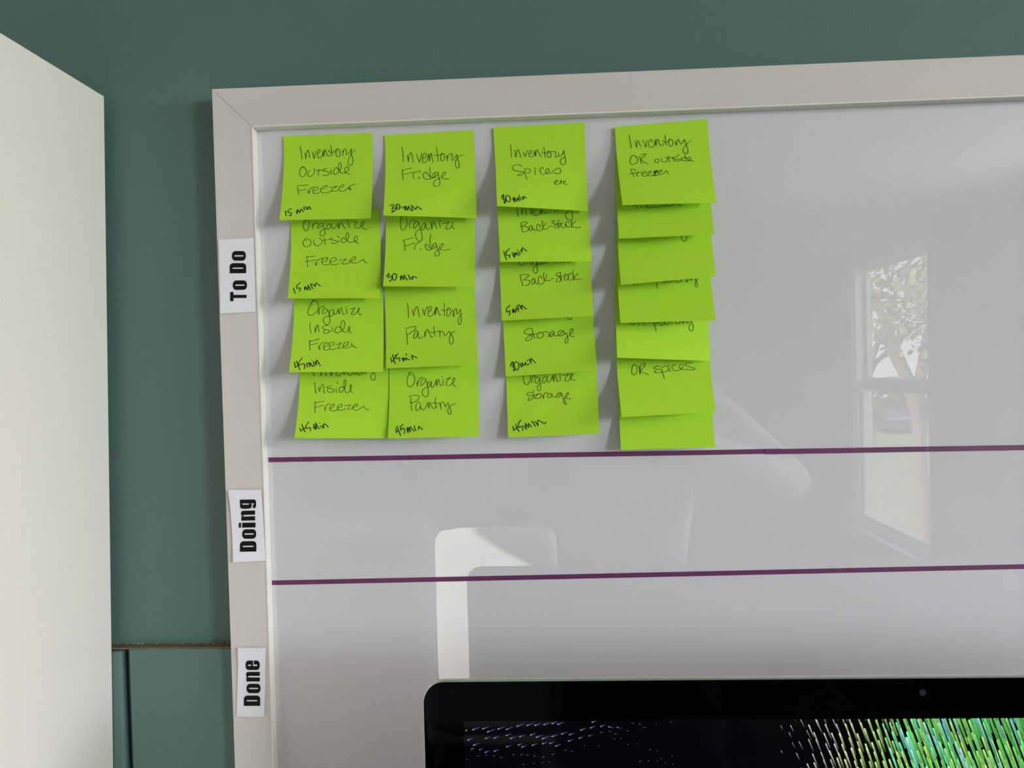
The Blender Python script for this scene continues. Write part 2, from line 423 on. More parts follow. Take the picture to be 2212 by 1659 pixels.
# ------------------------------------------------------------------ handwriting, traced as pen strokes
# crop origin x, y, scale; strokes 'x,y x,y ...' ; pen b = ballpoint, m = thick pen
A_, B_, C_ = 13.825, 18.433, 11.642
def W_(x, y, s, pen, txt): return (x, y, s, pen, txt)
TEXT = {
 1: [W_(630, 300, A_, 'b', """255,215 280,330 300,480 310,615;395,420 410,500 422,600 435,500 460,380 490,335 520,420 550,575;
620,380 645,480 672,585 700,470 725,350;785,425 830,415 850,360 830,315 795,340 770,430 770,510 820,575 880,550 925,470 945,330;
945,330 950,430 960,530 975,430 1000,325 1030,380 1065,480 1100,520 1150,480;1172,185 1185,280 1200,400 1195,520;
1110,345 1140,390 1195,410 1270,385 1330,330 1375,295;1375,295 1330,380 1325,470 1370,530 1420,535 1450,480 1450,390 1425,320 1380,310;
1525,350 1535,440 1532,510 1535,420 1565,330 1610,305 1640,380 1635,470 1680,460 1740,390 1795,295;
1795,295 1780,380 1800,500 1835,620 1825,740 1760,800 1700,760 1685,670 1720,560 1790,440 1850,370 1915,322;
330,880 345,835 280,870 245,980 250,1080 310,1130 370,1120 425,1040 435,950 400,870 345,835 310,850;
550,935 500,1010 490,1090 540,1130 620,1090 680,1000 685,920 655,880;820,905 805,1000 798,1105;
730,945 830,945 920,935 990,900 1060,885;920,935 1000,965 1100,990 1140,1025 1090,1080 1010,1098 940,1085;1180,915 1180,1000 1188,1070;
1430,960 1380,900 1340,860 1290,900 1255,980 1265,1050 1310,1062 1380,1020 1430,960 1480,850 1480,750 1455,710 1415,760 1400,850 1430,960 1490,1020 1560,1025 1620,1000 1680,960 1710,890 1690,840 1640,840 1595,900 1600,980 1660,1040 1760,1060"""),
  W_(630, 390, A_, 'b', """175,158 320,152 490,128;180,195 195,320 218,435;215,308 330,285 440,262;480,290 505,340 520,400 530,320 570,240 640,198 680,198;
655,320 740,290 800,235 770,200 700,215 640,270 630,340 680,390 760,390 860,345;850,262 930,250 1030,205 1070,165 1030,155 940,190 880,250 870,310 930,365 1030,375 1120,350 1190,310;
1120,200 1240,195 1365,172 1280,220 1195,285 1230,320 1320,315 1400,295;1440,210 1530,195 1570,150 1540,125 1470,160 1420,220 1420,290 1490,325 1590,300 1680,240 1710,190;
1710,190 1730,250 1770,295 1755,240 1715,195 1780,150 1915,100"""),
  W_(600, 430, B_, 'm', """310,465 325,570 345,680;560,382 500,400 400,490 430,540 510,540 545,580 530,650 495,675 460,640;
735,485 760,540 770,600;770,600 780,500 790,410;790,410 840,490 885,545;885,545 910,470 930,405;930,405 980,460 1040,515;1010,340 1035,360 1070,420 1105,440;
1060,310 1120,320 1160,380 1190,430;1190,430 1215,350 1240,300;1240,300 1280,350 1330,420""")],
 2: [W_(640, 470, A_, 'b', """265,170 255,100 300,75 350,95 385,180 375,300 330,385 290,400 235,350 208,240 215,150 255,95 290,80;
490,200 495,270 492,345 500,270 530,190 590,155 640,170;830,240 790,195 730,180 660,240 630,300 670,310 770,255 820,290 860,400 850,500 790,560 730,530 710,470 740,400 830,345 920,335;
1010,230 985,190 940,220 915,290 930,350 975,350 1030,280 1055,200;1055,200 1060,280 1105,330 1160,300 1215,230 1255,180;
1255,180 1265,260 1278,330 1300,240 1350,160 1400,240 1440,310 1490,320;1555,140 1570,230 1605,310;1530,60 1550,90;
1710,155 1770,145 1830,140 1760,210 1755,280 1810,315 1900,290 1980,240 2025,160 2000,120 1950,150 1930,230 1970,300 2040,340 2110,360;
310,700 265,660 300,622 360,640 430,700 445,780 390,850 310,875 240,850 205,780 215,700 265,650;540,665 520,720 540,800 610,850 700,830 770,760 770,680 710,620 670,610;
845,600 855,720 880,820;770,685 870,680 980,650 1100,590;980,650 1100,670 1200,700 1220,745 1150,775 1070,765 1035,730;1260,680 1280,740;1215,560 1310,600;
1470,660 1410,600 1360,650 1350,720 1400,760 1480,720 1560,620 1570,520 1540,450 1500,490 1490,580 1520,680 1590,735 1680,735 1740,710 1800,680 1830,610 1800,550 1750,580 1735,650 1770,720 1850,765;1850,765 1810,790;
300,1170 430,1165 565,1150;320,1180 335,1330 340,1485;265,1320 440,1290 610,1262;570,1350 600,1440 610,1340 680,1250 750,1222 790,1240;
790,1335 870,1315 940,1240 900,1195 830,1215 770,1290 780,1380 860,1420 1000,1395;1010,1320 1100,1315 1190,1270 1190,1210 1120,1200 1040,1240 1005,1310 1040,1385 1120,1415 1210,1400 1280,1370;
1260,1280 1400,1260 1500,1235 1420,1310 1375,1360 1420,1395 1540,1375 1630,1340;1570,1295 1660,1290 1760,1250 1780,1185 1730,1170 1650,1230 1630,1310 1700,1360 1820,1350 1930,1300 2010,1245;2010,1245 2050,1320 2120,1360"""),
  W_(620, 590, B_, 'm', """262,585 295,700 325,805;535,375 460,440 390,520 400,600 430,625 500,590 540,640 520,700 490,725;700,545 712,620 715,690;715,690 725,600 740,545;
740,545 790,620 820,690;820,690 840,590 840,480;840,480 880,560 950,680;935,435 960,500 1000,570 1050,630;935,435 1010,440 1080,490 1130,545;1130,545 1130,450 1155,390 1220,430 1340,520""")],
 3: [W_(640, 650, A_, 'b', """470,110 455,70 500,5 550,-25 610,10 650,100 665,210 640,290 560,370 480,425 400,430 355,390 350,310 400,180 460,50 510,-20 545,20;
670,330 665,380 680,405 680,330 700,240 750,190 810,155 840,180;940,290 860,220 810,270 780,350 800,390 850,375 920,310 960,275 980,370 1000,520 1010,620 970,690 910,710 840,670 810,590 840,510 920,460 1020,460;
1110,270 1060,260 1010,330 1000,420 1030,460 1080,430 1120,340 1125,260;1125,260 1130,370 1170,415 1220,340 1250,225;1250,225 1275,320 1295,400 1310,290 1345,205 1375,290 1410,410 1460,395;
1510,230 1505,310 1525,390;1480,170 1510,188;1610,240 1700,225 1760,200;1760,200 1700,300 1650,390 1710,410 1800,360 1870,290 1890,220 1860,240 1845,310 1870,380 1910,410 1970,412;
422,655 410,760 425,880 450,970;560,790 570,880 565,960 580,880 610,770 645,715 665,830 685,935;965,740 880,740 800,770 780,810 830,845 920,865 1000,890 1010,915 960,955 870,975 815,950 830,900 860,875;
1085,810 1075,850 1090,915;1030,760 1065,772;1340,820 1280,770 1210,790 1160,860 1165,930 1230,950 1310,920 1400,850 1450,750 1450,650 1410,590 1360,620 1335,720 1340,810 1370,890 1430,930 1500,930 1560,900 1600,850 1590,770 1560,790 1555,850 1590,910 1640,970;
365,1195 450,1195 560,1175 710,1130;415,1200 405,1330 420,1475;420,1320 530,1295 655,1260;665,1350 690,1410 700,1460 715,1430 690,1390 720,1310 790,1250 850,1230;
820,1395 900,1350 970,1290 950,1245 890,1260 830,1330 815,1400 850,1465 920,1470 1000,1440;985,1350 1060,1340 1130,1290 1120,1235 1060,1240 1000,1300 985,1380 1010,1440 1080,1460 1200,1415;
1165,1310 1270,1290 1350,1240;1350,1240 1290,1340 1245,1410 1290,1430 1400,1395;1410,1360 1480,1350 1550,1290 1550,1235 1480,1240 1420,1290 1395,1350 1420,1400 1490,1415 1590,1390 1650,1340;1665,1250 1660,1310 1730,1370 1820,1408"""),
  W_(620, 750, B_, 'm', """295,600 320,700 335,815;335,815 400,760 470,715;370,540 440,700 525,915;615,415 540,520 470,620 490,690 530,710 600,675 660,660 705,720 710,810 680,875;
780,660 800,730 825,805;800,640 850,630 900,700 910,780;910,780 915,700 915,615;915,615 970,690 1020,770 1045,745;1040,560 1075,660 1110,760;960,510 975,515;
1110,590 1150,650 1180,715;1180,715 1165,600 1185,510;1185,510 1250,600 1335,760""")],
 4: [W_(660, 795, A_, 'b', """240,40 238,110 235,180 245,235 262,240;455,40 465,150 460,245 475,150 485,90;595,60 605,180 615,225 635,200;740,80 755,180 770,235 790,180 800,90;
920,90 925,190 960,238 1020,220 1100,150 1130,90;1140,90 1155,200 1180,110;1260,90 1270,180 1310,215 1370,200 1440,120;1495,110 1470,190 1450,212;1520,80 1550,180 1590,205 1650,180 1700,100;1785,90 1775,170;
2035,130 1980,190 1955,260 1975,330 2025,370 2075,330 2085,240 2065,170 2035,130;
275,430 290,580 305,745 325,725;400,560 395,600 420,700 440,640 470,550 510,490 545,530 550,640 560,750 595,740;785,520 700,550 625,580;625,580 720,605 810,625 855,670 820,715 740,728 670,710 655,660 680,625;
915,595 920,670 935,745;935,420 985,475;1160,610 1120,560 1060,570 1010,640 1020,710 1070,725 1150,640 1200,520 1205,400 1185,355 1155,400 1150,520 1170,640 1210,730 1270,735 1340,670 1375,590 1365,495 1335,540 1335,620 1360,700 1410,740;
265,1005 290,1025 380,1025 570,990;290,1025 285,1180 290,1340;290,1180 400,1150 545,1110;570,1190 585,1240 592,1280 590,1190 640,1110 700,1070 750,1068;
740,1215 820,1170 865,1110 840,1080 780,1110 725,1180 740,1250 810,1290 890,1275 960,1245;950,1190 1030,1180 1095,1130 1080,1080 1010,1100 955,1170 965,1230 1030,1265 1110,1255 1210,1215;
1155,1130 1250,1120 1345,1100;1345,1100 1290,1180 1265,1230 1320,1240 1420,1205;1380,1165 1450,1170 1540,1135 1560,1095 1520,1080 1450,1120 1420,1200 1470,1260 1550,1260 1650,1200 1750,1135;1750,1135 1790,1210 1840,1240 1910,1240"""),
  W_(630, 890, B_, 'm', """335,635 350,700 365,765;365,765 450,700 560,620;405,480 450,600 500,720 550,800;685,385 640,470 565,570 590,640 625,665 720,610 755,660 745,770;
850,590 880,600 915,690;860,500 880,500 930,590 985,700;985,700 975,560 955,435;955,435 1020,550 1080,650 1125,655;1155,555 1195,640;1100,445 1120,440;
1225,520 1260,600 1280,665;1280,665 1280,540 1300,475 1370,510 1470,615""")],
 5: [W_(850, 310, A_, 'b', """252,100 280,250 290,400 290,560;400,350 430,430 450,550;450,550 460,430 490,310 525,270 560,370 595,575;690,320 730,440 780,565;780,565 820,420 855,265;
880,430 920,450 980,390 985,310 940,290 890,350 870,450 880,550 920,578 990,530 1040,430 1055,320;1060,320 1068,430 1070,550;1070,550 1085,420 1125,295 1150,400 1175,530 1200,570;
1285,125 1310,250 1325,400 1335,545;1200,345 1270,355 1380,340 1470,290;1470,290 1430,350 1410,450 1430,515 1480,515 1530,450 1525,360 1490,300 1450,320;
1595,335 1605,430 1605,535;1605,535 1610,440 1660,340 1740,310 1760,380 1740,490 1775,500 1840,420 1890,325;1890,325 1915,430 1950,560 1970,680 1930,738 1870,700 1845,610 1870,510 1930,410 2000,370 2085,350;
265,775 270,930 295,1100;275,825 380,770 550,738;285,930 430,895 640,845;620,1055 590,980 600,900 680,860 770,845 825,860;760,795 785,815;770,985 755,1060 775,1030;
1085,705 1095,850 1110,1030;1110,1030 1040,930 960,860 900,900 895,990 940,1060 1020,1075 1150,1040;1185,910 1240,890 1260,930 1230,990 1180,1020 1145,1010 1160,960 1240,870 1310,850 1345,900 1280,980 1200,1030 1150,1040;
1345,890 1365,1040 1390,1150 1360,1250 1290,1290 1220,1260 1200,1190 1250,1110 1350,1050 1440,1010 1530,940 1565,870 1530,850 1465,900 1440,980 1480,1045 1560,1060 1665,1055"""),
  W_(820, 420, B_, 'm', """395,475 470,425 545,415 570,460 520,520 500,590;500,590 560,550 620,550 650,590 600,660 520,710 490,700 550,620;720,375 680,430 680,530 720,600 770,595 800,540 800,460 760,400 715,385;
980,480 1010,580 1035,650;1035,650 1020,540 1030,465;1030,465 1080,560 1115,640;1115,640 1135,550 1145,465;1145,465 1200,570 1285,665;1225,435 1280,440;1275,490 1300,580 1340,655;
1290,455 1370,530 1450,615;1450,615 1465,530 1490,480 1570,530 1690,615"""),
  W_(820, 420, B_, 'b', """830,485 870,490 890,545 930,540 975,480;700,510 770,512;620,490 660,430 700,400""")],
 6: [W_(850, 460, A_, 'b', """295,215 255,180 260,115;230,90 205,230 215,400 250,495 300,510 360,450 405,350 405,220 370,130 350,90;505,470 480,380 490,290 550,230 610,210 650,225;
760,290 720,250 670,260 610,350 595,430 630,465 680,420 740,330 760,285;760,285 790,430 830,560 860,700 850,810 790,850 720,810 670,720 660,630 700,550 780,500;
950,310 900,310 850,400 835,480 870,520 920,470 960,320;960,320 970,410 1000,490 1040,500 1085,440;1110,265 1135,400 1155,490;1155,490 1165,370 1200,260 1240,310 1270,430 1305,470;
1375,270 1380,350 1400,450;1355,220 1385,245 1435,252;1460,320 1560,305 1655,270;1655,270 1600,380 1565,460 1610,490 1690,460 1750,390 1790,285;1750,390 1780,450 1830,490;
280,825 430,785 590,740;315,825 335,980 350,1145;345,970 430,970 640,890;655,1095 630,1040 660,960 720,900 770,878 800,890;805,1060 825,1115;
1130,635 1100,740 1100,880 1140,1090;1140,1090 1080,1030 980,930 945,970 970,1060 1040,1115 1140,1095;1175,990 1215,950;1240,890 1180,960 1165,1040 1180,1075 1240,1030 1285,970 1265,900 1235,890;
1285,970 1320,1070 1365,1180 1355,1260 1300,1295 1240,1250 1250,1180 1330,1110 1380,1080 1460,1000 1490,940 1455,920 1400,960 1380,1050 1430,1105 1530,1110 1710,1085"""),
  W_(820, 570, B_, 'm', """265,510 320,440 375,380;375,380 380,440 345,510 335,560;335,560 400,530 460,495 500,550 470,640 410,700 390,670;610,390 540,420 515,500 530,600 580,655 640,620 675,520 670,430 620,390 570,420;
825,500 840,580 850,655;850,655 860,540 880,470;880,470 930,560 965,640;965,640 970,520 985,445;985,445 1040,550 1125,665;1150,435 1190,540 1230,635;1255,540 1290,590 1325,630;1325,630 1310,540 1330,500 1400,520 1505,565""")],
 7: [W_(860, 645, A_, 'b', """270,135 300,280 310,430 308,575;420,325 450,430 470,520;470,520 485,420 520,290 565,240 595,300 615,420 640,550;738,295 755,400 795,505;795,505 810,380 860,250 880,275;
915,385 960,375 1005,290 980,235 930,260 900,360 900,470 940,530 1010,510 1090,400 1135,255;1135,255 1110,400 1112,500;1112,500 1130,380 1160,265 1190,350 1220,450 1250,495 1300,475;
1380,125 1378,300 1390,530;1295,325 1340,360 1420,350 1520,275;1520,275 1470,370 1455,470 1490,525 1545,490 1570,400 1560,310 1520,285;1615,320 1650,410 1680,500 1665,535 1645,480 1670,370 1720,295 1750,340 1755,440 1780,460 1820,400 1870,320;
1870,320 1870,430 1885,580 1885,700 1830,780 1795,730 1800,620 1860,510 1940,440;
220,895 310,875 420,840 520,838 530,880 450,980 260,1090;240,930 265,1100 275,1250 280,1380;610,1040 570,960 520,990 475,1100 480,1180 520,1190 570,1120 590,1000;590,1000 600,1110 640,1190 690,1190 750,1120;
795,970 800,1070 810,1150;810,1150 825,1040 850,950 880,930 920,1000 970,1120 1000,1160 1035,1135;1075,810 1080,960 1105,1135;930,1000 1000,1015 1120,1000 1240,955;1240,955 1250,1060 1252,1155;
1252,1155 1255,1040 1310,965 1350,1000 1400,1115 1450,1070 1520,980;1520,980 1580,1050 1640,1180 1650,1290 1600,1365 1550,1320 1535,1210 1560,1090 1620,1010 1710,970"""),
  W_(820, 740, B_, 'm', """450,600 470,700 485,790;485,790 560,680 620,600;515,470 560,620 600,780 640,860;630,490 650,570 700,655 790,610 810,680 785,750;750,445 700,485 655,545;
900,610 930,680 965,760;965,760 960,680 945,610;945,610 1000,650 1050,700;1050,700 1055,600;1055,600 1120,660 1180,690 1200,670;1070,440 1050,470 1090,495;1280,505 1300,590 1330,685;1285,500 1380,560 1500,615""")],
 8: [W_(860, 795, A_, 'b', """385,225 340,190 330,150 370,115 430,160 490,260 500,370 460,480 390,555 320,555 275,480 270,380 300,230 350,130;560,400 570,480 575,560;575,560 590,450 640,330 700,280 740,300;
850,370 800,310 740,330 680,430 670,510 710,525 770,460 840,365 870,480 900,640 900,790 840,865 760,830 720,740 740,650 830,590 910,560;980,395 930,410 880,500 890,560 940,550 1000,400;
1000,400 990,500 1010,590 1070,540 1120,430 1145,335;1145,335 1150,450 1160,555;1160,555 1180,430 1215,335 1240,430 1270,520 1310,520;1345,350 1345,430 1355,520;1300,250 1335,285;
1430,325 1510,310 1575,275;1575,275 1490,360 1440,460 1470,525 1550,510 1620,460 1680,390 1695,300 1650,310 1630,400 1640,480 1680,540 1745,560;
315,865 400,830 520,810 610,840 635,890 560,980 460,1025 350,1045;380,890 395,1080 410,1275;670,1060 610,1015 550,1090 530,1200 580,1275 640,1220 680,1090;680,1090 670,1180 740,1250 820,1190 870,1080 890,1025;
890,1025 905,1120 920,1205;920,1205 935,1100 945,1015;945,1015 990,1100 1030,1190 1090,1210 1150,1140;1135,885 1110,1000 1130,1120 1150,1200;1040,1025 1110,1050 1250,1050;1250,1050 1265,1140 1290,1240;
1290,1240 1270,1100 1310,1020 1370,1040 1405,1160;1405,1160 1450,1100 1495,1030;1495,1030 1530,1150 1585,1300 1560,1390 1500,1340 1480,1260 1530,1170 1620,1110 1725,1055"""),
  W_(840, 890, B_, 'm', """285,630 290,740 300,830;300,830 390,710;330,550 390,730 440,860 475,950;570,485 510,545 450,600;465,600 485,740;485,740 540,660 580,640 625,700 635,800 610,880;
710,640 745,740 775,835;775,835 765,700 770,605;770,605 820,700 855,800;855,800 845,680 860,580;860,580 930,680 1015,775;1015,545 1040,660 1080,760;1190,715 1175,640 1200,575 1270,640 1360,700""")],
 9: [W_(1090, 300, A_, 'b', """175,170 195,300 200,440 210,560;315,335 325,440 340,550;340,550 360,420 400,325 440,410 495,560;560,395 590,470 628,530;628,530 655,430 690,340;
740,450 800,430 815,380 780,345 740,390 730,470 770,545 840,530 890,450 910,350;910,350 915,440 935,530;935,530 940,420 975,325 1020,410 1060,490 1110,535;1172,235 1195,370 1220,560;
1095,375 1130,420 1200,430 1270,400 1330,350;1310,380 1275,450 1290,530 1340,560 1390,530 1385,450 1340,390 1300,390;1340,385 1430,380 1510,380 1530,420 1525,540 1570,540 1615,500;
1625,415 1610,480 1650,520 1710,480 1750,420 1780,345;1780,345 1780,420 1810,560 1835,690 1800,765 1740,780 1680,740 1670,660 1710,590 1800,550;
515,820 440,780 350,780 250,820 230,880 290,940 420,975 550,990 575,1020 510,1080 385,1110;385,1110 420,1075 490,1040;570,912 650,890 740,900 770,950 740,1010 665,1045;620,935 620,1050 650,1150 675,1225;
912,940 915,1075;880,860 940,900;1165,890 1125,855 1075,890 1060,970 1100,1045 1170,1055 1250,1030 1310,990 1330,930 1290,885 1240,920 1225,980 1260,1040 1310,1050 1400,1010 1500,930 1590,880 1650,890 1685,960 1660,1020 1570,1040 1460,1010;
1480,1305 1550,1295 1590,1255 1555,1235 1510,1270 1500,1330 1550,1360 1620,1345 1670,1310;1690,1215 1690,1290 1700,1355;1650,1275 1760,1275 1840,1258;1840,1258 1780,1290 1790,1350 1880,1355;1940,1335 1952,1340"""),
  W_(1070, 400, B_, 'm', """230,520 280,440 325,375;325,375 335,440 320,520 305,590;305,590 370,545 425,580 400,680 370,735 350,680 370,600;480,415 430,430 415,500 440,600 500,670 560,665 600,590 590,490 540,430 480,415;
690,510 730,600 765,690;765,690 760,570 745,475;745,475 810,580 855,655;855,655 880,560 880,490;880,490 930,570 975,640;935,400 965,440;950,470 990,550 1030,605;1050,470 1090,530 1125,585;1125,585 1125,500 1135,450;1135,450 1190,490 1260,525""")],
 10: [W_(1110, 440, A_, 'b', """90,60 100,200 115,320 135,400;225,100 235,240 240,325;240,325 260,220 290,90;335,90 365,250 383,350;465,100 500,240 535,325;535,325 540,240 545,100;
600,220 660,220 710,170;600,130 595,270 620,345 670,370 730,335 780,250 800,150;795,150 810,260 820,325;820,325 830,240 850,160;870,190 900,260 950,295 1020,275;1070,190 1100,270;1190,200 1230,235 1330,215;
1640,210 1580,270 1545,340 1570,420 1640,485 1720,480 1755,410 1745,310 1720,200;
180,580 280,555 370,545 400,575 340,630 225,680;225,680 340,685 420,720 440,770 390,820 270,850;210,590 235,700 265,855;530,660 500,655 465,720 470,800 510,815 545,740 545,660;545,660 560,740 620,795 680,795;
790,715 775,650 720,620 685,680 690,760 740,810 810,800 870,750;848,505 865,640 875,760;965,580 880,695;880,760 960,765 1040,735;1025,700 1070,690 1130,665;
1255,545 1190,505 1140,530 1160,570 1240,620 1330,660 1340,700 1280,725 1200,740;1170,700 1265,630;1350,480 1325,560 1340,660 1375,730;1250,595 1360,605 1470,605;1405,560 1400,640 1430,700 1490,725 1540,690 1550,640 1520,610;
1650,580 1620,545 1570,560 1555,620 1590,685 1660,695 1720,650;1720,475 1730,600 1735,730;1845,520 1740,635;1745,690 1850,715 1930,715 2005,695"""),
  W_(1080, 510, B_, 'm', """155,610 200,770 265,955;380,495 320,570 250,630;250,615 250,720 280,785 380,750 405,790 390,850 365,875;485,665 530,760 575,855;575,855 585,760 560,655;560,655 610,710 650,770;650,770 650,655;
650,655 710,720 770,785;675,555 715,555;735,600 770,660 810,735;835,540 860,600 870,655;870,655 875,540 890,465 980,530 1080,605""")],
 11: [W_(1110, 560, A_, 'b', """155,60 175,150 220,190 280,170 325,60;380,60 395,135;475,60 490,140 530,155 600,60;655,60 680,180 710,290 700,390 650,430 600,380 575,300 600,230 690,160 705,60;
705,60 715,140 750,175 800,130 820,90;820,90 850,140 900,130 940,60;1018,60 1025,130;1243,60 1265,98;1390,95 1480,100 1530,80;1590,80 1640,100 1690,80;
185,480 300,460 430,460 450,490 380,560 285,630;285,630 400,620 470,650 475,710 430,770 350,795 340,775;185,480 220,620 265,770 250,805;620,585 580,575 535,640 530,730 570,745 620,680 620,585;620,585 640,690 690,745 740,735;
840,585 815,520 770,510 735,580 735,690 780,750 840,740 910,680;905,395 890,480 905,600 920,670;990,455 970,540 910,640;920,630 1000,635 1100,645;1090,600 1205,570;
1380,405 1310,415 1260,455 1310,505 1400,570 1415,610 1370,665 1300,680 1265,640 1305,575;1390,380 1400,500 1435,655;1330,500 1400,520 1540,490;1550,490 1515,560 1520,620 1560,630 1610,590 1630,520 1600,460 1540,450 1500,475;
1725,465 1700,420 1650,450 1625,540 1660,620 1720,625 1790,570;1775,320 1765,400 1780,520 1800,635;1930,405 1790,560;1790,560 1860,595 2045,598"""),
  W_(1080, 640, B_, 'm', """400,365 330,430 255,500;255,500 265,620 310,620 370,585 400,650 385,720 360,770;500,540 515,610 540,670;540,670 545,580 525,495;525,495 580,590 625,655;625,655 640,560 640,465;640,465 700,540 755,605;
680,370 710,440 765,525;690,360 770,360 830,440 880,535;880,535 860,430 865,350;865,350 940,420 1065,520""")],
 12: [W_(1110, 680, A_, 'b', """1585,50 1630,125 1680,145 1720,125 1730,50;545,430 500,400 430,415 340,480 310,540 350,575 450,590 530,620 545,680 500,740 420,775 360,765 370,710 450,640 570,540;555,420 570,540 600,640 630,700;
530,590 620,585 720,555;830,570 780,550 720,570 700,640 740,695 810,690 880,640 890,590 850,525 750,515;860,520 980,505 1040,550 1050,610 1030,655;1030,655 1090,640;
1190,490 1160,475 1110,530 1085,610 1110,655 1160,620 1195,490;1195,490 1195,580 1240,630 1330,625;1500,510 1420,475 1350,490 1320,560 1350,620 1420,630 1510,585;1350,610 1410,560 1450,500;1480,470 1510,575;
1510,575 1560,545 1590,620 1620,750 1600,830 1560,850 1525,820 1550,720 1650,620 1750,520 1770,430 1740,415 1690,480 1670,570 1710,640 1820,650"""),
  W_(1090, 750, B_, 'm', """240,770 270,660 320,575;320,575 345,650 345,740 335,820;335,780 350,740 370,710 385,720 400,830 400,900 375,950 345,890;430,585 390,640 385,720 420,840 480,905 540,880 570,790 570,690 520,610 430,585;
620,630 650,730 690,790 710,700 690,610;690,610 750,690 805,735;805,735 825,600;825,600 870,670 915,720;890,520 915,550;945,650 975,700;960,480 1020,550 1060,650;1060,650 1045,540 1055,435;1055,435 1140,530 1245,635""")],
 13: [W_(1110, 790, A_, 'b', """283,240 290,430 330,540 390,570 450,520 490,430 500,230;535,510 545,420 580,310 620,285 655,350;760,370 700,345 640,390 630,480 670,520 720,500 770,420 780,370;
780,370 785,480 800,600 800,710 760,750 710,700 710,620 760,550 850,520;990,320 930,320 870,400 860,490 910,515 960,460 1005,320;1005,320 995,420 1040,495 1100,440 1150,340 1165,290;
1165,290 1175,380 1198,470;1198,470 1210,370 1235,275 1270,350 1300,470 1360,440;1385,290 1385,370 1398,455;1350,235 1400,260;1430,285 1530,285 1640,250;1640,250 1560,350 1530,440 1570,465 1640,440 1700,380 1750,300 1745,235 1700,270 1690,350 1740,420 1850,435;
565,805 480,795 420,810 390,860 450,885 540,895 575,930 540,1000 440,1045 415,1030 450,975 490,945;600,735 580,810 600,910 630,995;560,865 680,870 735,870;735,870 680,880 655,930 680,980 750,980 815,920 820,860 770,830 700,850 690,870;
860,870 875,940 890,990;890,990 895,900 930,815 980,805 1030,840;1120,850 1080,820 1020,860 1005,920 1040,965 1100,930 1150,835;1150,835 1145,890 1180,940 1260,930;1450,870 1410,810 1340,810 1290,870 1290,930 1340,940 1400,900 1440,850;1330,890 1400,820;
1410,810 1450,900 1500,1010 1560,1110 1570,1160 1520,1130 1480,1070 1500,1010 1600,900 1630,810 1590,820 1535,900 1550,970 1620,990 1710,980"""),
  W_(1090, 880, B_, 'm', """345,740 350,840 370,920;370,920 450,840 560,760;435,650 490,790 540,900 590,970;655,505 600,580 555,650;545,630 560,740 590,805 690,750 725,830 725,890 700,925;755,725 820,800 870,870;870,870 850,740 825,635;
825,635 900,720 970,805;970,805 960,700 955,630;955,630 1020,710 1085,790;1080,545 1150,640 1245,770;1185,560 1270,640 1350,735;1350,735 1320,610 1335,515 1450,570 1590,650 1630,620 1645,570""")],
 14: [W_(1350, 280, A_, 'b', """120,150 150,300 175,440 195,560;310,335 335,440 345,555;345,555 360,430 385,330 430,410 490,525;535,325 580,430 628,530;628,530 645,430 655,320;
755,375 795,370 800,320 760,295 720,340 710,430 735,510 790,530 850,500 890,410 915,295;915,295 915,390 930,490;930,490 940,380 975,285 1010,360 1050,460 1110,480 1185,400;1195,155 1210,300 1238,470;1125,325 1170,355 1240,365 1310,330 1350,265;
1340,290 1310,370 1320,460 1370,505 1425,460 1430,370 1390,300 1350,295;1500,340 1520,410 1545,480;1545,480 1550,380 1590,295 1620,320 1650,410 1700,430 1740,360 1780,285;1780,285 1810,400 1860,530 1890,640 1870,705 1820,710 1750,680 1735,600 1790,510 1880,400 1985,322;
260,765 200,800 160,890 155,990 200,1045 280,1040 350,990 385,910 350,820 260,765;460,750 540,745 620,730 590,790 470,890;435,790 460,900 495,1020;475,895 560,960 700,1040;960,875 900,905 895,960 940,995 1000,975 1020,920 990,880 950,880;
1095,850 1095,920 1140,970 1200,970 1250,930 1260,880 1245,860;1300,780 1310,880 1335,975;1195,835 1300,840 1440,835 1585,800;1585,800 1480,830 1400,862 1500,880 1600,885 1660,910 1600,940 1500,945 1455,920 1500,895;1655,890 1670,935;1570,740 1635,768;
1830,870 1760,840 1700,850 1690,880 1750,925 1850,940 1940,915 1975,870 1940,825 1880,840 1880,890 1950,920 2050,948;1795,740 1810,820 1850,905;
330,1235 290,1190 220,1180 170,1185;170,1185 200,1260 250,1350 280,1415;115,1345 250,1305 400,1280 490,1275;345,1325 360,1370 405,1400;360,1360 370,1310 420,1280;510,1325 580,1315 630,1270 590,1250 530,1280 505,1340 550,1395 620,1395 690,1360;
670,1330 750,1310 790,1265 750,1245 690,1290 690,1360 750,1385 840,1375 980,1360;1020,1290 1080,1265 1100,1215 1060,1215 1010,1270 1000,1330 1040,1355 1110,1330 1180,1280 1240,1230;1240,1230 1270,1280 1310,1340"""),
  W_(1350, 280, A_, 'm', """850,1280 900,1240 970,1225 960,1260 890,1330 860,1370 930,1375;870,1275 915,1262 895,1310 870,1350""")],
 15: [W_(1350, 430, A_, 'b', """220,215 300,190 400,160;335,150 365,240 390,300;480,150 470,220 500,255 545,268;630,210 700,190 760,140;630,150 640,230 700,270 780,265 860,220;850,150 870,230 930,250 1000,240 1050,205;
1095,140 1100,210 1150,222 1250,195;1255,140 1290,210 1370,205 1480,150;1580,130 1640,190 1690,200""")],
 16: [W_(1350, 430, A_, 'b', """1710,1040 1690,1160 1710,1220 1765,1265 1820,1240 1840,1180 1830,1040""")],
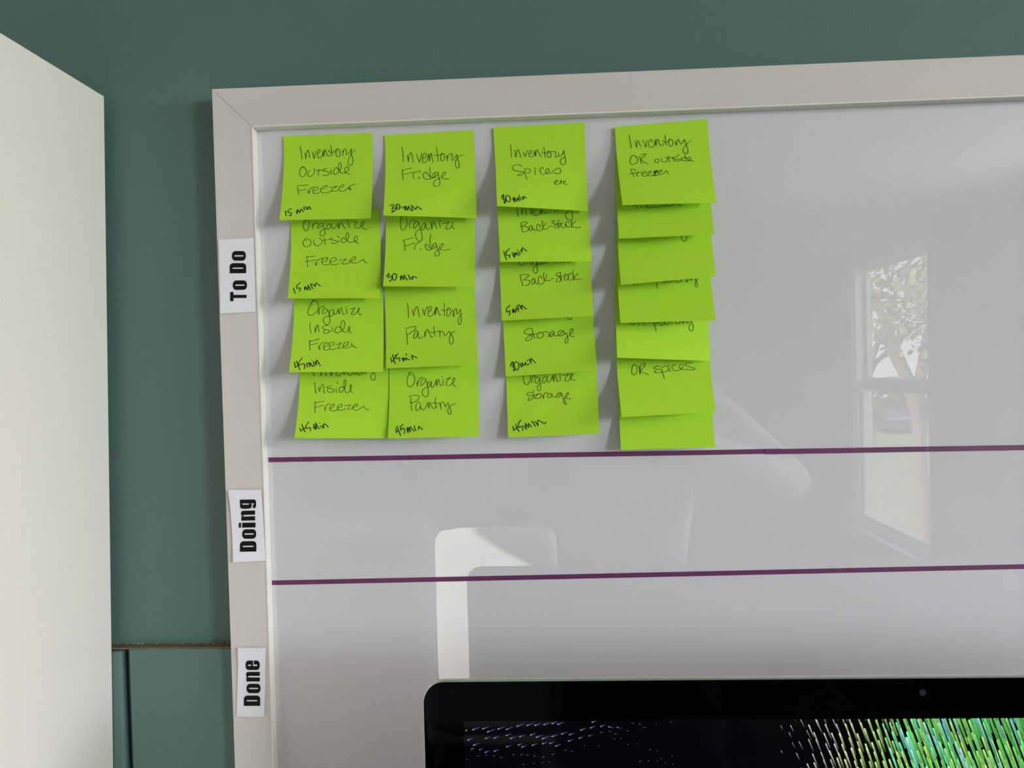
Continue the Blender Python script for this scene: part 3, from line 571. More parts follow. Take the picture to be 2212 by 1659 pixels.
 17: [W_(1350, 580, C_, 'b', """793,300 810,430 820,520;945,290 970,360 1020,340 1060,290;1060,290 1090,350 1150,340 1180,290;1215,280 1230,355;1285,270 1310,340 1350,355 1400,325 1430,260;1430,260 1440,325;1530,240 1560,355;1560,355 1570,240;1635,240 1670,300 1710,240;
1750,220 1790,320 1825,400 1820,460 1790,460 1760,420 1770,360 1850,235;180,380 210,402 250,380""")],
 18: [W_(1350, 580, C_, 'b', """130,1340 170,1410 220,1410 250,1340;355,1340 350,1440;430,1360 480,1405 545,1428;725,1340 750,1450 780,1540 770,1590;740,1410 800,1380 830,1340;865,1330 890,1420 930,1435 980,1395 1000,1340;1000,1340 1020,1410 1060,1420 1120,1340;
1165,1320 1185,1390;1265,1320 1310,1395 1370,1380 1390,1330;1375,1330 1390,1380;1440,1320 1470,1390 1485,1320;1530,1310 1570,1370 1615,1320;1680,1335 1640,1400 1610,1480 1630,1545 1690,1575 1720,1510 1710,1420 1680,1335""")],
 19: [W_(1350, 760, A_, 'b', """260,380 225,440 205,560 215,660 270,690 330,650 365,560 360,440 310,385 260,390 235,430;425,420 440,560 450,680;450,680 460,640 450,570;450,580 460,470 520,370 600,345 610,380 560,470 450,570;450,570 560,625 720,685;
1050,455 1010,425 930,440 860,490 950,515 1060,530 1120,560 1100,600 1000,625 900,620 890,590 950,560;1080,500 1150,450 1240,435 1310,460 1300,530 1240,590 1150,605;1115,560 1140,680 1185,815;1335,520 1355,600;1280,385 1345,405;
1545,405 1500,390 1430,410 1405,470 1450,550 1530,570 1620,550 1700,500 1745,440 1720,385 1660,380 1630,430 1650,490 1720,525 1900,520;2010,350 1970,325 1880,340 1800,380 1850,420 1980,465 2090,500 2060,535 1990,545 1910,545""")],
}

# note: corners seen in the photo (TL, TR, BR, BL), lift of the bottom corners (left, right); hidden = top is under the next note
NOTES = {
 1: ((612.2, 294.3), (804.2, 286.9), (801, 472), (603.1, 475.7), .0175, .0135, 0),
 2: ((627, 455), (819, 449.4), (821.1, 644), (621, 644.9), .017, .015, 0),
 3: ((633.5, 0), (825, 0), (827.6, 803.3), (624, 804.4), .021, .016, 1),
 4: ((647, 0), (838, 0), (837.8, 947), (636, 946.7), .020, .010, 1),
 5: ((830.6, 292), (1023, 281), (1030, 471.5), (827.8, 465.8), .024, .010, 0),
 6: ((832.5, 0), (1024, 0), (1025.7, 619.2), (827.4, 618.6), .019, .017, 1),
 7: ((829, 0), (1023, 0), (1032, 787), (833.6, 796), .012, .016, 1),
 8: ((840, 0), (1031, 0), (1034.3, 942.4), (837.8, 947.8), .014, .014, 1),
 9: ((1065.3, 275.4), (1262.3, 264.6), (1270.5, 456.2), (1073.5, 445.1), .026, .009, 0),
 10: ((1069, 378), (1266.5, 372), (1278, 565), (1080.6, 565.7), .020, .014, 0),
 11: ((1075, 0), (1272, 0), (1282, 682.3), (1084, 692.9), .013, .018, 1),
 12: ((1082, 0), (1278, 0), (1290.2, 801), (1092.8, 813.4), .010, .017, 1),
 13: ((1091, 0), (1286, 0), (1296, 936.6), (1097.7, 945.6), .010, .016, 1),
 14: ((1328, 274.2), (1529, 257), (1548, 438), (1345, 443.2), .028, .020, 0),
 15: ((1328.5, 0), (1530, 0), (1543.2, 505.8), (1337.3, 515.6), .021, .021, 1),
 16: ((1330, 0), (1531, 0), (1547, 597.5), (1341.5, 615.5), .024, .021, 1),
 17: ((1330, 0), (1530, 0), (1546.7, 692), (1340.3, 697.6), .022, .022, 1),
 18: ((1329, 0), (1528, 0), (1534.7, 779.8), (1333.3, 772.8), .024, .008, 1),
 19: ((1328, 0), (1530, 0), (1546, 889.6), (1343, 901.4), .026, .019, 1),
 20: ((1332, 0), (1532, 0), (1545.3, 966.2), (1341.5, 972), .012, .012, 1),
}
LABEL = {
 1: 'lime sticky note reading Inventory Outside Freezer, 15 min',
 2: 'lime sticky note reading Organize Outside Freezer, 15 min',
 3: 'lime sticky note reading Organize Inside Freezer, 45 min',
 4: 'lime sticky note reading Inside Freezer, 45 Min, at the foot of the first column',
 5: 'lime sticky note reading Inventory Fridge, 30 min',
 6: 'lime sticky note reading Organize Fridge, 30 Min',
 7: 'lime sticky note reading Inventory Pantry, 45 min',
 8: 'lime sticky note reading Organize Pantry, 45 min',
 9: 'lime sticky note reading Inventory Spices etc., 30 min',
 10: 'lime sticky note reading Back-Stock, 15 min, under the Spices note',
 11: 'lime sticky note reading Back-Stock, 5 min',
 12: 'lime sticky note reading Storage, 30 min',
 13: 'lime sticky note reading Organize storage, 45 min',
 14: 'lime sticky note reading Inventory OR outside freezer, topmost of the fourth column',
 15: 'lime sticky note showing only a cut-off freezer, second in the fourth column',
 16: 'lime sticky note with one small pen loop at top right, third in fourth column',
 17: 'lime sticky note with a cut-off word pantry, fourth in the fourth column',
 18: 'lime sticky note with a cut-off OR pantry, fifth in the fourth column',
 19: 'lime sticky note reading OR spices in the fourth column',
 20: 'blank lime sticky note at the foot of the fourth column',
}
COLS = [(1, 2, 3, 4), (5, 6, 7, 8), (9, 10, 11, 12, 13), (14, 15, 16, 17, 18, 19, 20)]
SIDE = 0.0758      # straight-line length of the slightly curled 3-inch sheet

def catmull(pts, sub=6):
    if len(pts) < 3:
        return pts
    P = [pts[0]*2-pts[1]] + pts + [pts[-1]*2-pts[-2]]
    out = []
    for i in range(1, len(P)-2):
        p0, p1, p2, p3 = P[i-1], P[i], P[i+1], P[i+2]
        for k in range(sub):
            t = k/sub
            out.append(0.5*((2*p1)+(p2-p0)*t+(2*p0-5*p1+4*p2-p3)*t*t+(3*p1-p0-3*p2+p3)*t*t*t))
    out.append(P[-2])
    return out

class Sheet:
    """curved paper sheet: grid of points, tree for drawing on it"""
    def __init__(self, pt, nu, nv):
        self.pts = [[pt(i/nu, j/nv) for i in range(nu+1)] for j in range(nv+1)]
        self.nu, self.nv = nu, nv
        vs = [p for row in self.pts for p in row]
        self.vs = vs
        W1 = nu+1
        self.fs = [(j*W1+i, (j+1)*W1+i, (j+1)*W1+i+1, j*W1+i+1) for j in range(nv) for i in range(nu)]
        self.tree = BVHTree.FromPolygons(vs, self.fs)
    def build(self, name, m, th=0.00012):
        n, W1 = len(self.vs), self.nu+1
        back = [Vector((p.x, p.y+th, p.z)) for p in self.vs]
        vs = self.vs+back
        fs = self.fs+[tuple(n+i for i in f[::-1]) for f in self.fs]
        rim = [i for i in range(W1)]+[W1*j+self.nu for j in range(1, self.nv+1)]
        rim += [W1*self.nv+i for i in range(self.nu-1, -1, -1)]+[W1*j for j in range(self.nv-1, 0, -1)]
        s = len(vs)
        vs = vs+[self.vs[i] for i in rim]+[back[i] for i in rim]
        R_ = len(rim)
        fs = fs+[(s+i, s+(i+1) % R_, s+R_+(i+1) % R_, s+R_+i) for i in range(R_)]
        return mesh(name, vs, fs, m, smooth=True)
    def hit(self, px, py, off):
        d = ray(px, py)
        loc, n, i, dist = self.tree.ray_cast(CAM, d, 3.0)
        if loc is None: return None, None
        if n.dot(d) > 0: n = -n
        return loc + n*off, n

def ribbon(vs, fs, line, w, sheet):
    pts = []
    for p in line:
        a, n = sheet.hit(p.x, p.y, 0.00022)
        if a is not None: pts.append((a, n))
        elif len(pts) > 1: break
        else: pts = []
    if len(pts) < 2: return
    base = len(vs); N = len(pts)
    cap = w*0.5
    for i, (a, n) in enumerate(pts):
        t = (pts[min(i+1, N-1)][0]-pts[max(i-1, 0)][0])
        if t.length < 1e-9: t = Vector((1, 0, 0))
        t.normalize()
        s = t.cross(n).normalized()
        ww = w*(0.5 if 0 < i < N-1 else 0.36)
        q = a.copy()
        if i == 0: q -= t*cap*0.5
        if i == N-1: q += t*cap*0.5
        vs.append(q+s*ww); vs.append(q-s*ww)
    for i in range(N-1):
        k = base+2*i
        fs.append((k, k+1, k+3, k+2))

def handwriting(owner, sheet, entries):
    for pen, name, w in (('b', 'handwriting', 0.00044), ('m', 'time_estimate', 0.00068)):
        vs, fs = [], []
        for x0, y0, sc, pn, txt in entries:
            if pn != pen: continue
            for st in txt.replace('\n', '').split(';'):
                pts = [Vector((x0+float(a)/sc, y0+float(b)/sc)) for a, b in (q.split(',') for q in st.split())]
                ln = catmull(pts)
                if len(ln) == 2:
                    ln = [ln[0].lerp(ln[1], k/6) for k in range(7)]
                ribbon(vs, fs, ln, w, sheet)
        if fs:
            mesh(name, vs, fs, M['ink'] if pen == 'b' else M['marker'], owner)

for ci, colm in enumerate(COLS):
    for k, n in enumerate(colm):
        tl, tr, br, bl, ll, lr, hid = NOTES[n]
        base = 0.0004 + 0.00045*(len(colm)-1-k)
        BL, BR = at(*bl, -(base+ll)), at(*br, -(base+lr))
        if hid:
            TL, TR = at(tl[0], bl[1]-190, -base), at(tr[0], br[1]-190, -base)
            TL.z = BL.z + math.sqrt(SIDE**2-ll**2)
            TR.z = BR.z + math.sqrt(SIDE**2-lr**2)
            # keep the glued edge as straight and wide as a 3-inch sheet
            mid = (TL.z+TR.z)/2; dz = max(-0.0025, min(0.0025, (TR.z-TL.z)/2))
            TL.z, TR.z = mid-dz, mid+dz
        else:
            TL, TR = at(*tl, -base), at(*tr, -base)
        rnd = random.Random(n*3)
        bow = rnd.uniform(-0.0007, 0.0012)
        pw = rnd.uniform(1.55, 1.95)
        def pt(u, v, TL=TL, TR=TR, BL=BL, BR=BR, ll=ll, lr=lr, base=base, bow=bow, pw=pw):
            g = v
            a = TL.lerp(TR, u); b = BL.lerp(BR, u)
            p = a.lerp(b, g)
            f = max(0.0, (v-0.12)/0.88)**pw
            p.y = -(base + (ll+(lr-ll)*u)*f + bow*4*u*(1-u)*f)
            return p
        sh = Sheet(pt, 14, 18)
        o = sh.build('sticky_note', M['note'])
        tag(o, LABEL[n], 'sticky note', 'lime sticky notes on the whiteboard')
        if n in TEXT:
            handwriting(o, sh, TEXT[n])

# ------------------------------------------------------------------ printed paper labels on the left frame member
def rr(u0, v0, u1, v1, r, n=6, rv=None):
    """rounded rectangle, counter-clockwise; r = radius in u, rv in v"""
    rv = r if rv is None else rv
    out = []
    for cx_, cy_, a0 in ((u1-r, v0+rv, -90), (u1-r, v1-rv, 0), (u0+r, v1-rv, 90), (u0+r, v0+rv, 180)):
        for i in range(n+1):
            a = math.radians(a0+90*i/n)
            out.append((cx_+r*math.cos(a), cy_+rv*math.sin(a)))
    return out
def arc(cx_, cy_, ru, rv, a0, a1, n=6):
    return [(cx_+ru*math.cos(math.radians(a0+(a1-a0)*i/n)), cy_+rv*math.sin(math.radians(a0+(a1-a0)*i/n))) for i in range(n+1)]
GLYPH = {
 'T': [[[(0.34, 0), (0.68, 0), (0.68, 0.80), (1, 0.80), (1, 1), (0, 1), (0, 0.80), (0.34, 0.80)]]],
 'D': [[[(0, 0)] + [(0.45, 0)] + arc(0.66, 0.22, 0.34, 0.22, -90, 0) + arc(0.66, 0.78, 0.34, 0.22, 0, 90) + [(0, 1)],
        rr(0.44, 0.17, 0.56, 0.83, 0.05, rv=0.03)]],
 'o': [[rr(0, 0, 1, 1, 0.44, rv=0.24), rr(0.43, 0.17, 0.57, 0.83, 0.06, rv=0.03)]],
 'i': [[[(0, 0), (1, 0), (1, 0.80), (0, 0.80)]], [[(0, 0.87), (1, 0.87), (1, 1), (0, 1)]]],
 'n': [[[(0, 0), (0.42, 0), (0.42, 0.80), (0.5, 0.84), (0.58, 0.80), (0.58, 0), (1, 0)] + arc(0.74, 0.82, 0.26, 0.18, 0, 90) + [(0.55, 0.97), (0.42, 0.88), (0.42, 0.97), (0, 0.97)]]],
 'g': [[[(1, 0.14), (1, 0.97), (0.57, 0.97), (0.57, 0.90)] + arc(0.34, 0.78, 0.34, 0.19, 60, 180) + arc(0.34, 0.44, 0.34, 0.19, 180, 300) + [(0.57, 0.36), (0.57, 0.14)],
        rr(0.44, 0.42, 0.57, 0.82, 0.05, rv=0.03)],
       [[(1, 0.15), (0.57, 0.15), (0.50, 0.11), (0.44, 0.13), (0.44, 0.185), (0.04, 0.185), (0.04, 0.13)] + arc(0.36, 0.12, 0.32, 0.12, 190, 270) + arc(0.68, 0.14, 0.32, 0.14, 270, 350)]],
 'e': [[[(1, 0.42), (0.58, 0.42), (0.58, 0.20), (0.5, 0.16), (0.42, 0.20), (0.42, 0.48), (1, 0.48)] + arc(0.58, 0.80, 0.42, 0.20, 0, 90) + arc(0.42, 0.80, 0.42, 0.20, 90, 180) + arc(0.42, 0.20, 0.42, 0.20, 180, 270) + arc(0.58, 0.20, 0.42, 0.20, 270, 360),
        rr(0.43, 0.60, 0.57, 0.84, 0.05, rv=0.03)]],
}
def lettering(owner, sheet, x0, y0, sc, letters):
    """letters read upwards: glyph, near edge y (bottom), far edge y (top), cap side x, base side x"""
    vs, fs = [], []
    for ch, yb, yt, xc, xb, dy in letters:
        for polys in GLYPH[ch]:
            flat = [p for poly in polys for p in poly]
            tris = tessellate_polygon([[Vector((u, v, 0)) for u, v in poly] for poly in polys])
            b = len(vs); ok = True
            for u, v in flat:
                px = x0+(xb+(xc-xb)*v)/sc
                py = y0+(yb+(yt-yb)*u+dy*(1-v))/sc
                q, n_ = sheet.hit(px, py, 0.00025)
                if q is None: ok = False; q = Vector()
                vs.append(q)
            if ok:
                fs += [tuple(b+i for i in t_) for t_ in tris]
    o = mesh('lettering', vs, fs, M['print'], owner)
    return o
SLIPS = [
 ('To Do', (471.9, 518.1), (547.3, 513.9), (552.1, 673.6), (475.6, 677.5), 440, 500, 8.295,
  [('T', 1250, 1085, 477, 771, -2), ('o', 1048, 878, 524, 778, -2), ('D', 750, 568, 468, 763, -2), ('o', 525, 352, 508, 757, -2)],
  (0.0010, 0.0003, 0.0004, 0.0012)),
 ('Doing', (492.5, 1058.3), (563.7, 1058.7), (573.9, 1211.2), (503.4, 1214.8), 460, 1040, 8.295,
  [('D', 1260, 1072, 485, 780, -6), ('o', 1028, 857, 525, 777, -3), ('i', 828, 740, 466, 764, -5), ('n', 703, 525, 503, 756, -6), ('g', 490, 325, 474, 775, -5)],
  (0.0042, 0.0012, 0.0005, 0.0030)),
 ('Done', (513.3, 1399.5), (573.5, 1399.9), (569.9, 1548), (510.9, 1548.5), 220, 1360, 5.267,
  [('D', 867, 749, 1617, 1803, 0), ('o', 722, 615, 1648, 1807, 0), ('n', 589, 480, 1641, 1799, 0), ('e', 458, 351, 1637, 1798, 0)],
  (0.0030, 0.0010, 0.0030, 0.0006)),
]
for word, tl, tr, br, bl, x0, y0, sc, letters, lf in SLIPS:
    yb = YFR-0.0003
    q = [at(*p, yb-l) for p, l in zip((tl, tr, br, bl), lf)]
    def pt(u, v, q=q):
        a = q[0].lerp(q[1], u); b = q[3].lerp(q[2], u)
        p = a.lerp(b, v)
        lift = -(p.y-yb)
        p.y = yb - lift*(0.35+0.65*(2*v-1)**2)
        return p
    sh = Sheet(pt, 8, 16)
    o = sh.build('paper_label', M['paper'], 0.0001)
    tag(o, 'white paper label printed %s in bold black, stuck on the left frame' % word, 'label', 'paper labels on the whiteboard frame')
    lettering(o, sh, x0, y0, sc, letters)

# ------------------------------------------------------------------ desk and the monitor on it
YM = -0.147                        # front glass plane of the monitor
MX = at(1993, 1496, YM).x
MZ = at(1500, 1467.5, YM).z         # top edge of the glass
DESK_Z = MZ-0.516
dk = empty('desk', (0.4, -0.4, 0.0))
tag(dk, 'pale desk under the black monitor below the whiteboard', 'desk')
kids = [box('desktop', (-0.33, -0.78, DESK_Z-0.03), (1.45, -0.006, DESK_Z), M['desk'], bev=0.003)]
for x_ in (-0.29, 1.38):
    for y_ in (-0.74, -0.07):
        kids.append(box('leg', (x_-0.025, y_-0.025, 0), (x_+0.025, y_+0.025, DESK_Z-0.03), M['white'], bev=0.003))
adopt(dk, *kids)

mon = empty('monitor', (MX, YM, DESK_Z))
tag(mon, 'black glass fronted monitor with thin aluminium edge showing green streaks', 'monitor')
HW, HH = 0.325, 0.4365             # half width, display height (glass + chin)
ZT, ZB = MZ, MZ-HH
CR = 0.0142
def outline(x0, x1, z0, z1, r, n=10):
    out = []
    for cx_, cz_, a0 in ((x1-r, z1-r, 0), (x0+r, z1-r, 90), (x0+r, z0+r, 180), (x1-r, z0+r, 270)):
        for i in range(n+1):
            a = math.radians(a0+90*i/n)
            out.append((cx_+r*math.cos(a), cz_+r*math.sin(a)))
    return out
cxm, czm = MX, (ZT+ZB)/2
ol = outline(MX-HW, MX+HW, ZB, ZT, CR)
vs, fs = [], []
prof = [(0.0, 1.0, 1.0), (0.0045, 1.0, 1.0), (0.0052, 0.998, 0.998), (0.008, 0.965, 0.955), (0.014, 0.86, 0.83), (0.022, 0.68, 0.66), (0.031, 0.45, 0.45), (0.038, 0.22, 0.22), (0.040, 0.001, 0.001)]
for dy_, sx_, sz_ in prof:
    for x_, z_ in ol:
        vs.append((cxm+(x_-cxm)*sx_, YM+0.0002+dy_, czm+(z_-czm)*sz_))
N = len(ol)
for k in range(len(prof)-1):
    for i in range(N):
        fs.append((k*N+i, (k+1)*N+i, (k+1)*N+(i+1) % N, k*N+(i+1) % N))
fs.append(tuple(range(N)))
fs.append(tuple((len(prof)-1)*N+i for i in range(N))[::-1])
shell = mesh('aluminium_shell', vs, fs, M['alu'])
for p in shell.data.polygons: p.use_smooth = len(p.vertices) == 4
shell['label'] = 'silver aluminium shell and edge'
def plate(name, ol_, y0, y1, m):
    n_ = len(ol_)
    v = [(x_, y0, z_) for x_, z_ in ol_]+[(x_, y1, z_) for x_, z_ in ol_]
    f = [tuple(range(n_))[::-1], tuple(range(n_, 2*n_))]
    f += [(i, (i+1) % n_, n_+(i+1) % n_, n_+i) for i in range(n_)]
    return mesh(name, v, f, m)
ZCH = ZT-0.372
gl_ol = [p for p in outline(MX-HW+0.0006, MX+HW-0.0006, ZCH, ZT-0.0006, CR-0.0006)]
# square lower corners on the glass, the chin closes it
gl_ol = [(x_, z_) for x_, z_ in gl_ol if z_ > ZCH+0.02] + [(MX-HW+0.0006, ZCH), (MX+HW-0.0006, ZCH)]
glass = plate('front_glass', gl_ol, YM-0.0012, YM+0.0002, M['glass_black'])
ch_ol = [(MX-HW+0.0006, ZCH-0.0004)] + [(x_, z_) for x_, z_ in outline(MX-HW+0.0006, MX+HW-0.0006, ZB+0.0006, ZT, CR-0.0006) if z_ < ZB+0.02] + [(MX+HW-0.0006, ZCH-0.0004)]
chin = plate('chin', ch_ol, YM-0.0010, YM+0.0002, M['alu'])
SX0 = at(1001.4, 1558, YM-0.0013).x
SX1 = 2*MX-SX0
SZ1 = at(1001.4, 1558, YM-0.0013).z
SZ0 = SZ1-(SX1-SX0)*9/16
msc = mat('screen_black', (0.001, 0.001, 0.0012), 0.03, spec=0.03, emis=(0.0012, 0.0012, 0.0022, 1.0))
YS = YM-0.0013
scr = mesh('screen', [(SX0, YS, SZ0), (SX1, YS, SZ0), (SX1, YS, SZ1), (SX0, YS, SZ1)], [(0, 1, 2, 3)], msc)

# light streaks shown on the screen: capsules with a bright head fading along the tail
ms = bpy.data.materials.new('screen_streaks')
ms.use_nodes = True
t = ms.node_tree; b = t.nodes['Principled BSDF']
at_ = t.nodes.new('ShaderNodeVertexColor'); at_.layer_name = 'glow'
b.inputs['Base Color'].default_value = (0.001, 0.001, 0.001, 1)
b.inputs['Roughness'].default_value = 0.03
b.inputs['Specular IOR Level'].default_value = 0.03
t.links.new(at_.outputs['Color'], b.inputs['Emission Color'])
b.inputs['Emission Strength'].default_value = 1.0
SV, SF, SC = [], [], []
def inside(p): return SX0 <= p[0] <= SX1 and SZ0 <= p[1] <= SZ1
lay = [0]
def streak(hx, hz, tx, tz, w, col, fade):
    """head, tail, width, linear colour; clipped to the screen"""
    d = Vector((tx-hx, tz-hz)); L = d.length
    if L < 1e-6: return
    d /= L; s = Vector((-d.y, d.x))
    lay[0] = (lay[0]+1) % 400
    y = YS-0.00004-lay[0]*2e-7
    rows = []
    for f, ww, g in ((-0.45*w/L, 0.5, 0.9), (-0.2*w/L, 0.85, 1.0), (0.12*w/L+0.02, 1.0, 1.0), (0.3, 0.96, 0.62+0.38*(1-fade)), (0.65, 0.9, 0.28+0.6*(1-fade)), (1.0, 0.8, 0.02+0.7*(1-fade))):
        p = Vector((hx, hz))+d*(L*f)
        rows.append((p, ww*w/2, g))
    # clip against the top edge of the screen
    out = []
    for i, (p, hw_, g) in enumerate(rows):
        if p.y > SZ1-0.0002:
            if i+1 < len(rows) and rows[i+1][0].y < SZ1-0.0002:
                q, h2, g2 = rows[i+1]
                k = (SZ1-0.0002-p.y)/(q.y-p.y)
                out.append((p.lerp(q, k), hw_+(h2-hw_)*k, g+(g2-g)*k))
            continue
        if p.y < SZ0+0.001 or p.x < SX0+0.001 or p.x > SX1-0.001: break
        out.append((p, hw_, g))
    if len(out) < 2: return
    base = len(SV)
    for p, hw_, g in out:
        for k, e in ((1, 0.35), (0.45, 1.0), (-0.45, 1.0), (-1, 0.35)):
            SV.append((p.x+s.x*hw_*k, y, p.y+s.y*hw_*k))
            SC.append(tuple(c*g*e for c in col))
    for i in range(len(out)-1):
        for j in range(3):
            a = base+4*i+j
            SF.append((a, a+1, a+5, a+4))
def pxs(px, py):
    p = at(px, py, YS); return p.x, p.z
# violet dashes, upper left of the screen (crop 900,1440 scale 3.352: head, length)
DASH = """357,463,62 407,457,65 479,450,60 513,473,68 590,452,62 650,455,58 727,432,66 800,426,60 857,426,58 922,420,58 980,412,62 1022,418,60 1272,403,45
372,532,45 412,569,55 500,520,40 562,517,42 650,498,45 680,520,52 747,507,50 825,495,48 867,511,55 912,522,60 980,506,55 1050,488,50 1107,493,45 1188,460,45 1260,443,40 1333,433,38 1392,435,36 1450,439,34
398,597,32 455,602,34 498,620,36 563,612,38 652,581,38 737,567,38 763,582,44 838,570,46 912,558,44 965,556,40 1008,575,44 1100,539,42 1178,518,36 1247,502,34 1332,478,30 1393,468,26 1437,485,20 1525,465,16 1560,408,22 1612,416,22 1645,440,20
445,648,14 503,643,14 557,646,16 608,658,22 697,637,22 757,636,22 800,641,22 850,648,24 912,655,28 982,636,26 1075,606,18 1120,612,12 362,672,8 770,708,16 848,700,16 908,696,14 958,693,14 1215,572,8 1320,574,8 1530,562,12 1600,560,8 1745,610,8 1690,602,12 1850,645,8 1773,664,8 1742,684,8 1800,696,10 1855,707,12 1615,688,22 1680,682,10 1840,400,12 1735,422,8 1480,520,10 1430,522,8""".split()
for q in DASH:
    a, b_, L = (float(v) for v in q.split(','))
    x0, y0 = 900+a/3.352, 1440+b_/3.352
    ang = math.radians(20+max(0, (400-a)/14)-max(0, (a-1300)/28))
    if a > 1380: ang = math.radians(-14)
    if a > 1550 and b_ > 600: ang = math.radians(18 if a < 1700 else -30)
    L2 = L/3.352
    hx, hz = pxs(x0, y0)
    tx, tz = pxs(x0+L2*math.cos(ang), y0-L2*math.sin(ang))
    pur = max(0.0, 1-a/1250)*1.0 if b_ < 560 else 0.25
    k = 0.6 if L > 30 else 0.26
    streak(hx, hz, tx, tz, 0.0010 if L > 35 else 0.0007, (0.20*k, 0.15*k, 0.50*k), 1.0)
    streak(hx, hz, hx+(tx-hx)*0.16, hz+(tz-hz)*0.16, 0.0007 if L > 35 else 0.0005, (0.75*k, 0.70*k, 0.95*k), 0.2)
# green field, right part of the screen, running on below the frame
rs = random.Random(11)
def field(u):
    """u = pixel column at the top of the screen -> colour, length (px), width (px), tilt dx/dy"""
    if u < 1735: return (0.45, 0.42, 0.50), 10+12*(u-1690)/45, 1.7, 0.50
    if u < 1800: return (0.62, 0.60, 0.52), 26+12*(u-1735)/65, 3.0, 0.42
    if u < 1860: return (0.72, 0.78, 0.38), 34+8*(u-1800)/60, 4.0, 0.36
    if u < 1940:
        k = (u-1860)/80
        return (0.50-0.15*k, 0.80, 0.25), 42+14*k, 4.6, 0.36
    return (0.22, 0.90, 0.20), 66+26*min(1, (u-1940)/250), 5.6, 0.38
top = 1551.0
rows_ = []
step_y = 21.0
ry = top-95
row = 0
while ry < 1551+1150:
    u = 1676 + (row % 2)*8 + rs.uniform(-3, 3)
    while u < 3000:
        col, L, w, tl_ = field(u)
        sp = 18.5 if u < 1860 else (16.5 if u < 1960 else 15.0)
        jx, jy = rs.uniform(-3.0, 3.0), rs.uniform(-7, 7)
        # columns wander like combed fibres
        px = u + jx + 10*math.sin(row*0.45+u*0.01)
        py = ry + jy - (u-1700)*0.012
        if u < 1735 and rs.random() < 0.35:
            u += sp; continue
        r_ = rs.random()
        c = col
        if u > 1900 and r_ < 0.30: c = (0.22, 0.95, 0.45)
        if u > 1930 and r_ < 0.18: c = (0.35, 1.0, 0.80)
        if u > 1930 and r_ > 0.82: c = (0.42, 0.88, 0.14)
        br = rs.uniform(0.8, 1.35)
        hx, hz = pxs(px, py)
        tx, tz = pxs(px+L*tl_, py+L)
        streak(hx, hz, tx, tz, w/3.31*0.001*rs.uniform(0.85, 1.15), tuple(v*br for v in c), 1.0 if u < 1900 else 0.6)
        if u > 1730:
            k2 = 0.35
            streak(hx, hz, hx+(tx-hx)*k2, hz+(tz-hz)*k2, w/3.31*0.001*0.55, tuple(min(1, v*1.25*br+0.06) for v in c), 0.6)
        u += sp
    ry += step_y
    row += 1
st = mesh('light_streaks', SV, SF, ms)
ca = st.data.color_attributes.new('glow', 'FLOAT_COLOR', 'POINT')
buf = []
for c in SC: buf += [c[0], c[1], c[2], 1.0]
ca.data.foreach_set('color', buf)
st['label'] = 'glowing violet, green and cyan streaks of the screen picture'
lc = at(1993, 1496, YM-0.0013)
bm = bmesh.new()
addtube(bm, (lc.x, YM-0.0016, lc.z), (lc.x, YM-0.0011, lc.z), 0.0022, n=24)
cam_lens = bmobj('camera_lens', bm, M['lens'])
bm = bmesh.new()
addbox(bm, (MX-0.10, YM+0.05, DESK_Z), (MX+0.10, YM+0.132, DESK_Z+0.006), 0.002)
addbox(bm, (MX-0.09, YM+0.034, DESK_Z+0.004), (MX+0.09, YM+0.046, DESK_Z+0.26), 0.003)
addbox(bm, (MX-0.10, YM-0.06, DESK_Z), (MX+0.10, YM+0.052, DESK_Z+0.006), 0.002)
stand = bmobj('stand', bm, M['alu'])
# fruit-shaped maker's mark on the back of the shell
def blob(pts): return [Vector(p) for p in pts]
body = []
for i in range(48):
    a = 2*math.pi*i/48
    r = 0.030*(1.0-0.10*math.cos(2*a+math.pi)*0.6) - 0.004*max(0, math.sin(a))**14 - 0.0025*max(0, -math.sin(a))**14
    x_, z_ = r*1.0*math.cos(a), r*1.06*math.sin(a)
    dx, dz = x_-0.036, z_-0.006      # the bite
    dd = math.hypot(dx, dz)
    if dd < 0.013:
        x_, z_ = 0.036+dx/dd*0.013, 0.006+dz/dd*0.013
    body.append((x_, z_))
bm = bmesh.new()
LZ = MZ-0.113
def dome(z_):
    q = abs(z_-czm)/(HH/2)
    for (y0, _, a0), (y1, _, a1) in zip(prof[2:], prof[3:]):
        if a1 <= q <= a0: return y0+(y1-y0)*(a0-q)/(a0-a1)
    return 0.040
f = bm.faces.new([bm.verts.new((MX-x_, YM+0.0008+dome(LZ+z_), LZ+z_)) for x_, z_ in body])
leaf = [(0.000, 0.033), (0.003, 0.041), (0.011, 0.047), (0.012, 0.040), (0.007, 0.034)]
f2 = bm.faces.new([bm.verts.new((MX-x_, YM+0.0008+dome(LZ+z_), LZ+z_)) for x_, z_ in leaf])
bmesh.ops.triangulate(bm, faces=[f, f2])
r_ = bmesh.ops.extrude_face_region(bm, geom=list(bm.faces))
for v in [v for v in r_['geom'] if isinstance(v, bmesh.types.BMVert)]: v.co.y += 0.0006
logo = bmobj('logo', bm, M['dark'])
adopt(mon, shell, glass, chin, scr, st, cam_lens, stand, logo)

